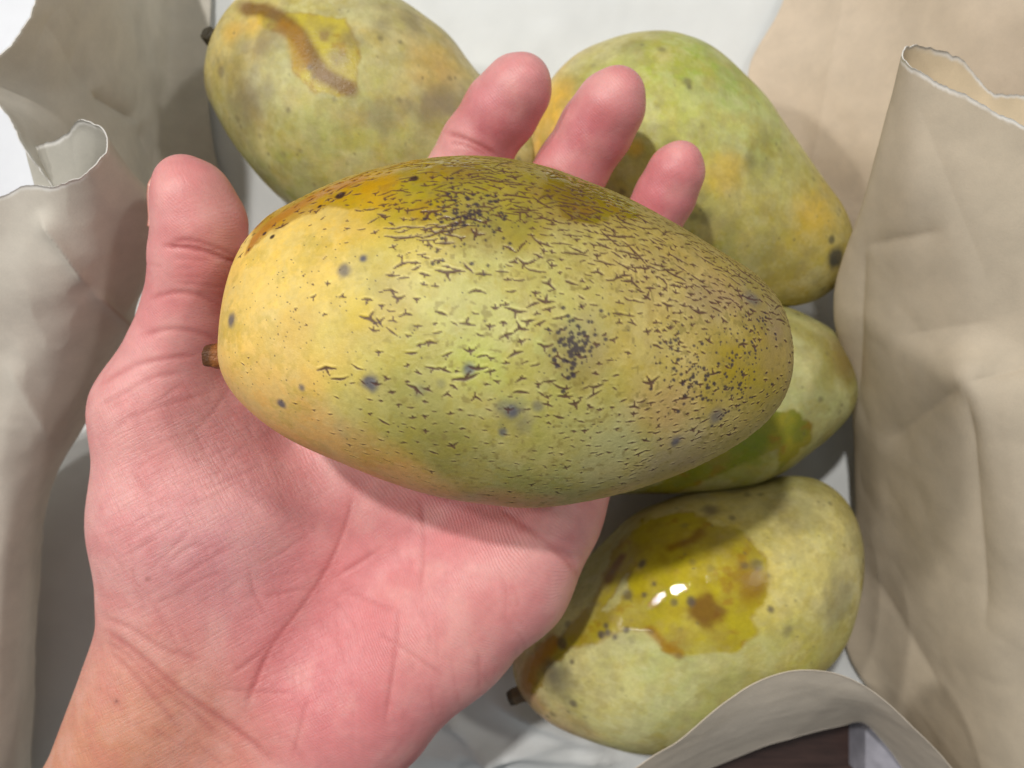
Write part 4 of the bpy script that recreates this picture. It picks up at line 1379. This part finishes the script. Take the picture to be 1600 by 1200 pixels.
tint(540, 1080, 200, (214, 128, 130), .75)
tint(560, 920, 120, (214, 128, 128), .65)
tint(700, 830, 130, (210, 126, 128), .6)
tint(420, 1060, 110, (212, 128, 132), .55)
tint(320, 850, 130, (224, 166, 168), .7)
tint(230, 700, 110, (226, 160, 154), .6)
tint(720, 1000, 100, (220, 156, 148), .55)
tint(300, 430, 120, (222, 144, 142), .7)
tint(300, 270, 60, (218, 138, 134), .6)
tint(200, 1180, 170, (212, 154, 122), .9)
tint(60, 1250, 200, (210, 152, 118), .9)
tint(330, 1210, 90, (216, 150, 130), .6)
for (x, y) in [(770, 190), (925, 215), (1040, 310)]:
    tint(x, y, 70, (200, 112, 120), .8)
for (x, y) in [(825, 110), (975, 130), (1068, 238)]:
    tint(x, y, 36, (220, 140, 140), .5)
blot = fbm(HV * 1.6, 4, 91) - 0.5
hc = mixc(hc, srgb(200, 108, 110), np.clip(blot * 1.2, 0, .22))
hc = mixc(hc, srgb(236, 192, 180), np.clip(-blot * 1.2, 0, .25))
back = sstep(0.1, -0.4, HN[:, 2])
hc = mixc(hc, srgb(206, 150, 124), back * 0.8)
hc = mixc(hc, srgb(176, 84, 82), np.clip(crease, 0, 1) * 0.62)
hc = mixc(hc, srgb(150, 90, 80), np.exp(-((hx - 231) ** 2 + (hy - 905) ** 2) / 9.0) * .8)
hc = mixc(hc, srgb(130, 80, 70), np.exp(-((hx - 182) ** 2 + (hy - 1096) ** 2) / 12.0) * .8)
hd = -0.045 * crease + 0.012 * (fbm(HV * 1.2, 3, 17) - 0.5)
ridge = 0.22 + 0.40 * sstep(380, 620, hx) * sstep(700, 860, hy)
thenar = 0.25 + 0.75 * sstep(560, 430, hx) * sstep(560, 660, hy)
hc = hc * np.array([0.97, 0.90, 0.92])
hand = mesh_obj('hand', HV + HN * hd[:, None], HQ, M_SKIN, None, hc, {'ridge': ridge, 'thenar': thenar})
hand['label'] = 'open left hand, palm up, thumb on the left, cradling the speckled mango'
hand['category'] = 'hand'

# thumbnail: a thin curved plate on the outer side of the thumb tip
m_nail = NT('nail')
m_nail.set('Base Color', tuple(srgb(236, 186, 170)) + (1,))
m_nail.set('Roughness', 0.28)
m_nail.set('Subsurface Weight', 0.2)
m_nail.set('Subsurface Scale', 0.002)
m_nail.set('Normal', m_nail.bump(m_nail.noise(5, 2), 0.1, 0.0003))
tip = THUMB[-2][:3]
kn = THUMB[-2][:3]
base_dir = tip - P(326, 380, 18.2)
base_dir /= np.linalg.norm(base_dir)
outn = np.array([-1.0, 0.06, -0.72])
outn -= base_dir * (outn @ base_dir)
outn /= np.linalg.norm(outn)
side = np.cross(base_dir, outn)
nv, nu = 26, 22
NVt = []
for a in np.linspace(-1, 1, nu):
    for b in np.linspace(0, 1, nv):
        ang = a * 0.80 * (1 - 0.10 * b)
        rad = 0.86
        lenb = -0.45 + b * (1.22 - 0.22 * a * a)
        p = tip + base_dir * lenb + rad * (math.cos(ang) * outn + math.sin(ang) * side)
        NVt.append(p - outn * 0.05 * max(0.0, b - .5))
NVt = np.array(NVt).reshape(nu, nv, 3)
# settle the plate just above the skin where skin lies beneath
fl = NVt.reshape(-1, 3)
for _ in range(3):
    dd = hand_sdf(fl)
    gg = grad(hand_sdf, fl)
    fl = fl - gg * np.where(dd < 0.05, dd - 0.05, np.minimum(dd - 0.05, 0.06))[:, None] * 0.7
bb = np.tile(np.linspace(0, 1, nv), nu)
gn = grid_normals(fl.reshape(nu, nv, 3)).reshape(-1, 3)
if np.mean(gn @ outn) < 0:
    gn = -gn
top_ = fl + gn * 0.012
bot_ = fl - gn * 0.045
q = grid_quads(nu, nv)
nn = len(fl)
n_ = (nu, nv)
b = np.concatenate([np.arange(nv), np.arange(1, nu) * nv + nv - 1, (nu - 1) * nv + np.arange(nv - 2, -1, -1), np.arange(nu - 2, 0, -1) * nv])
b2 = np.roll(b, -1)
rim = np.stack([b, b + nn, b2 + nn, b2], 1)
nl = mesh_obj('thumbnail', np.concatenate([top_, bot_]), np.concatenate([q[:, ::-1], q + nn, rim]), m_nail.m, hand)
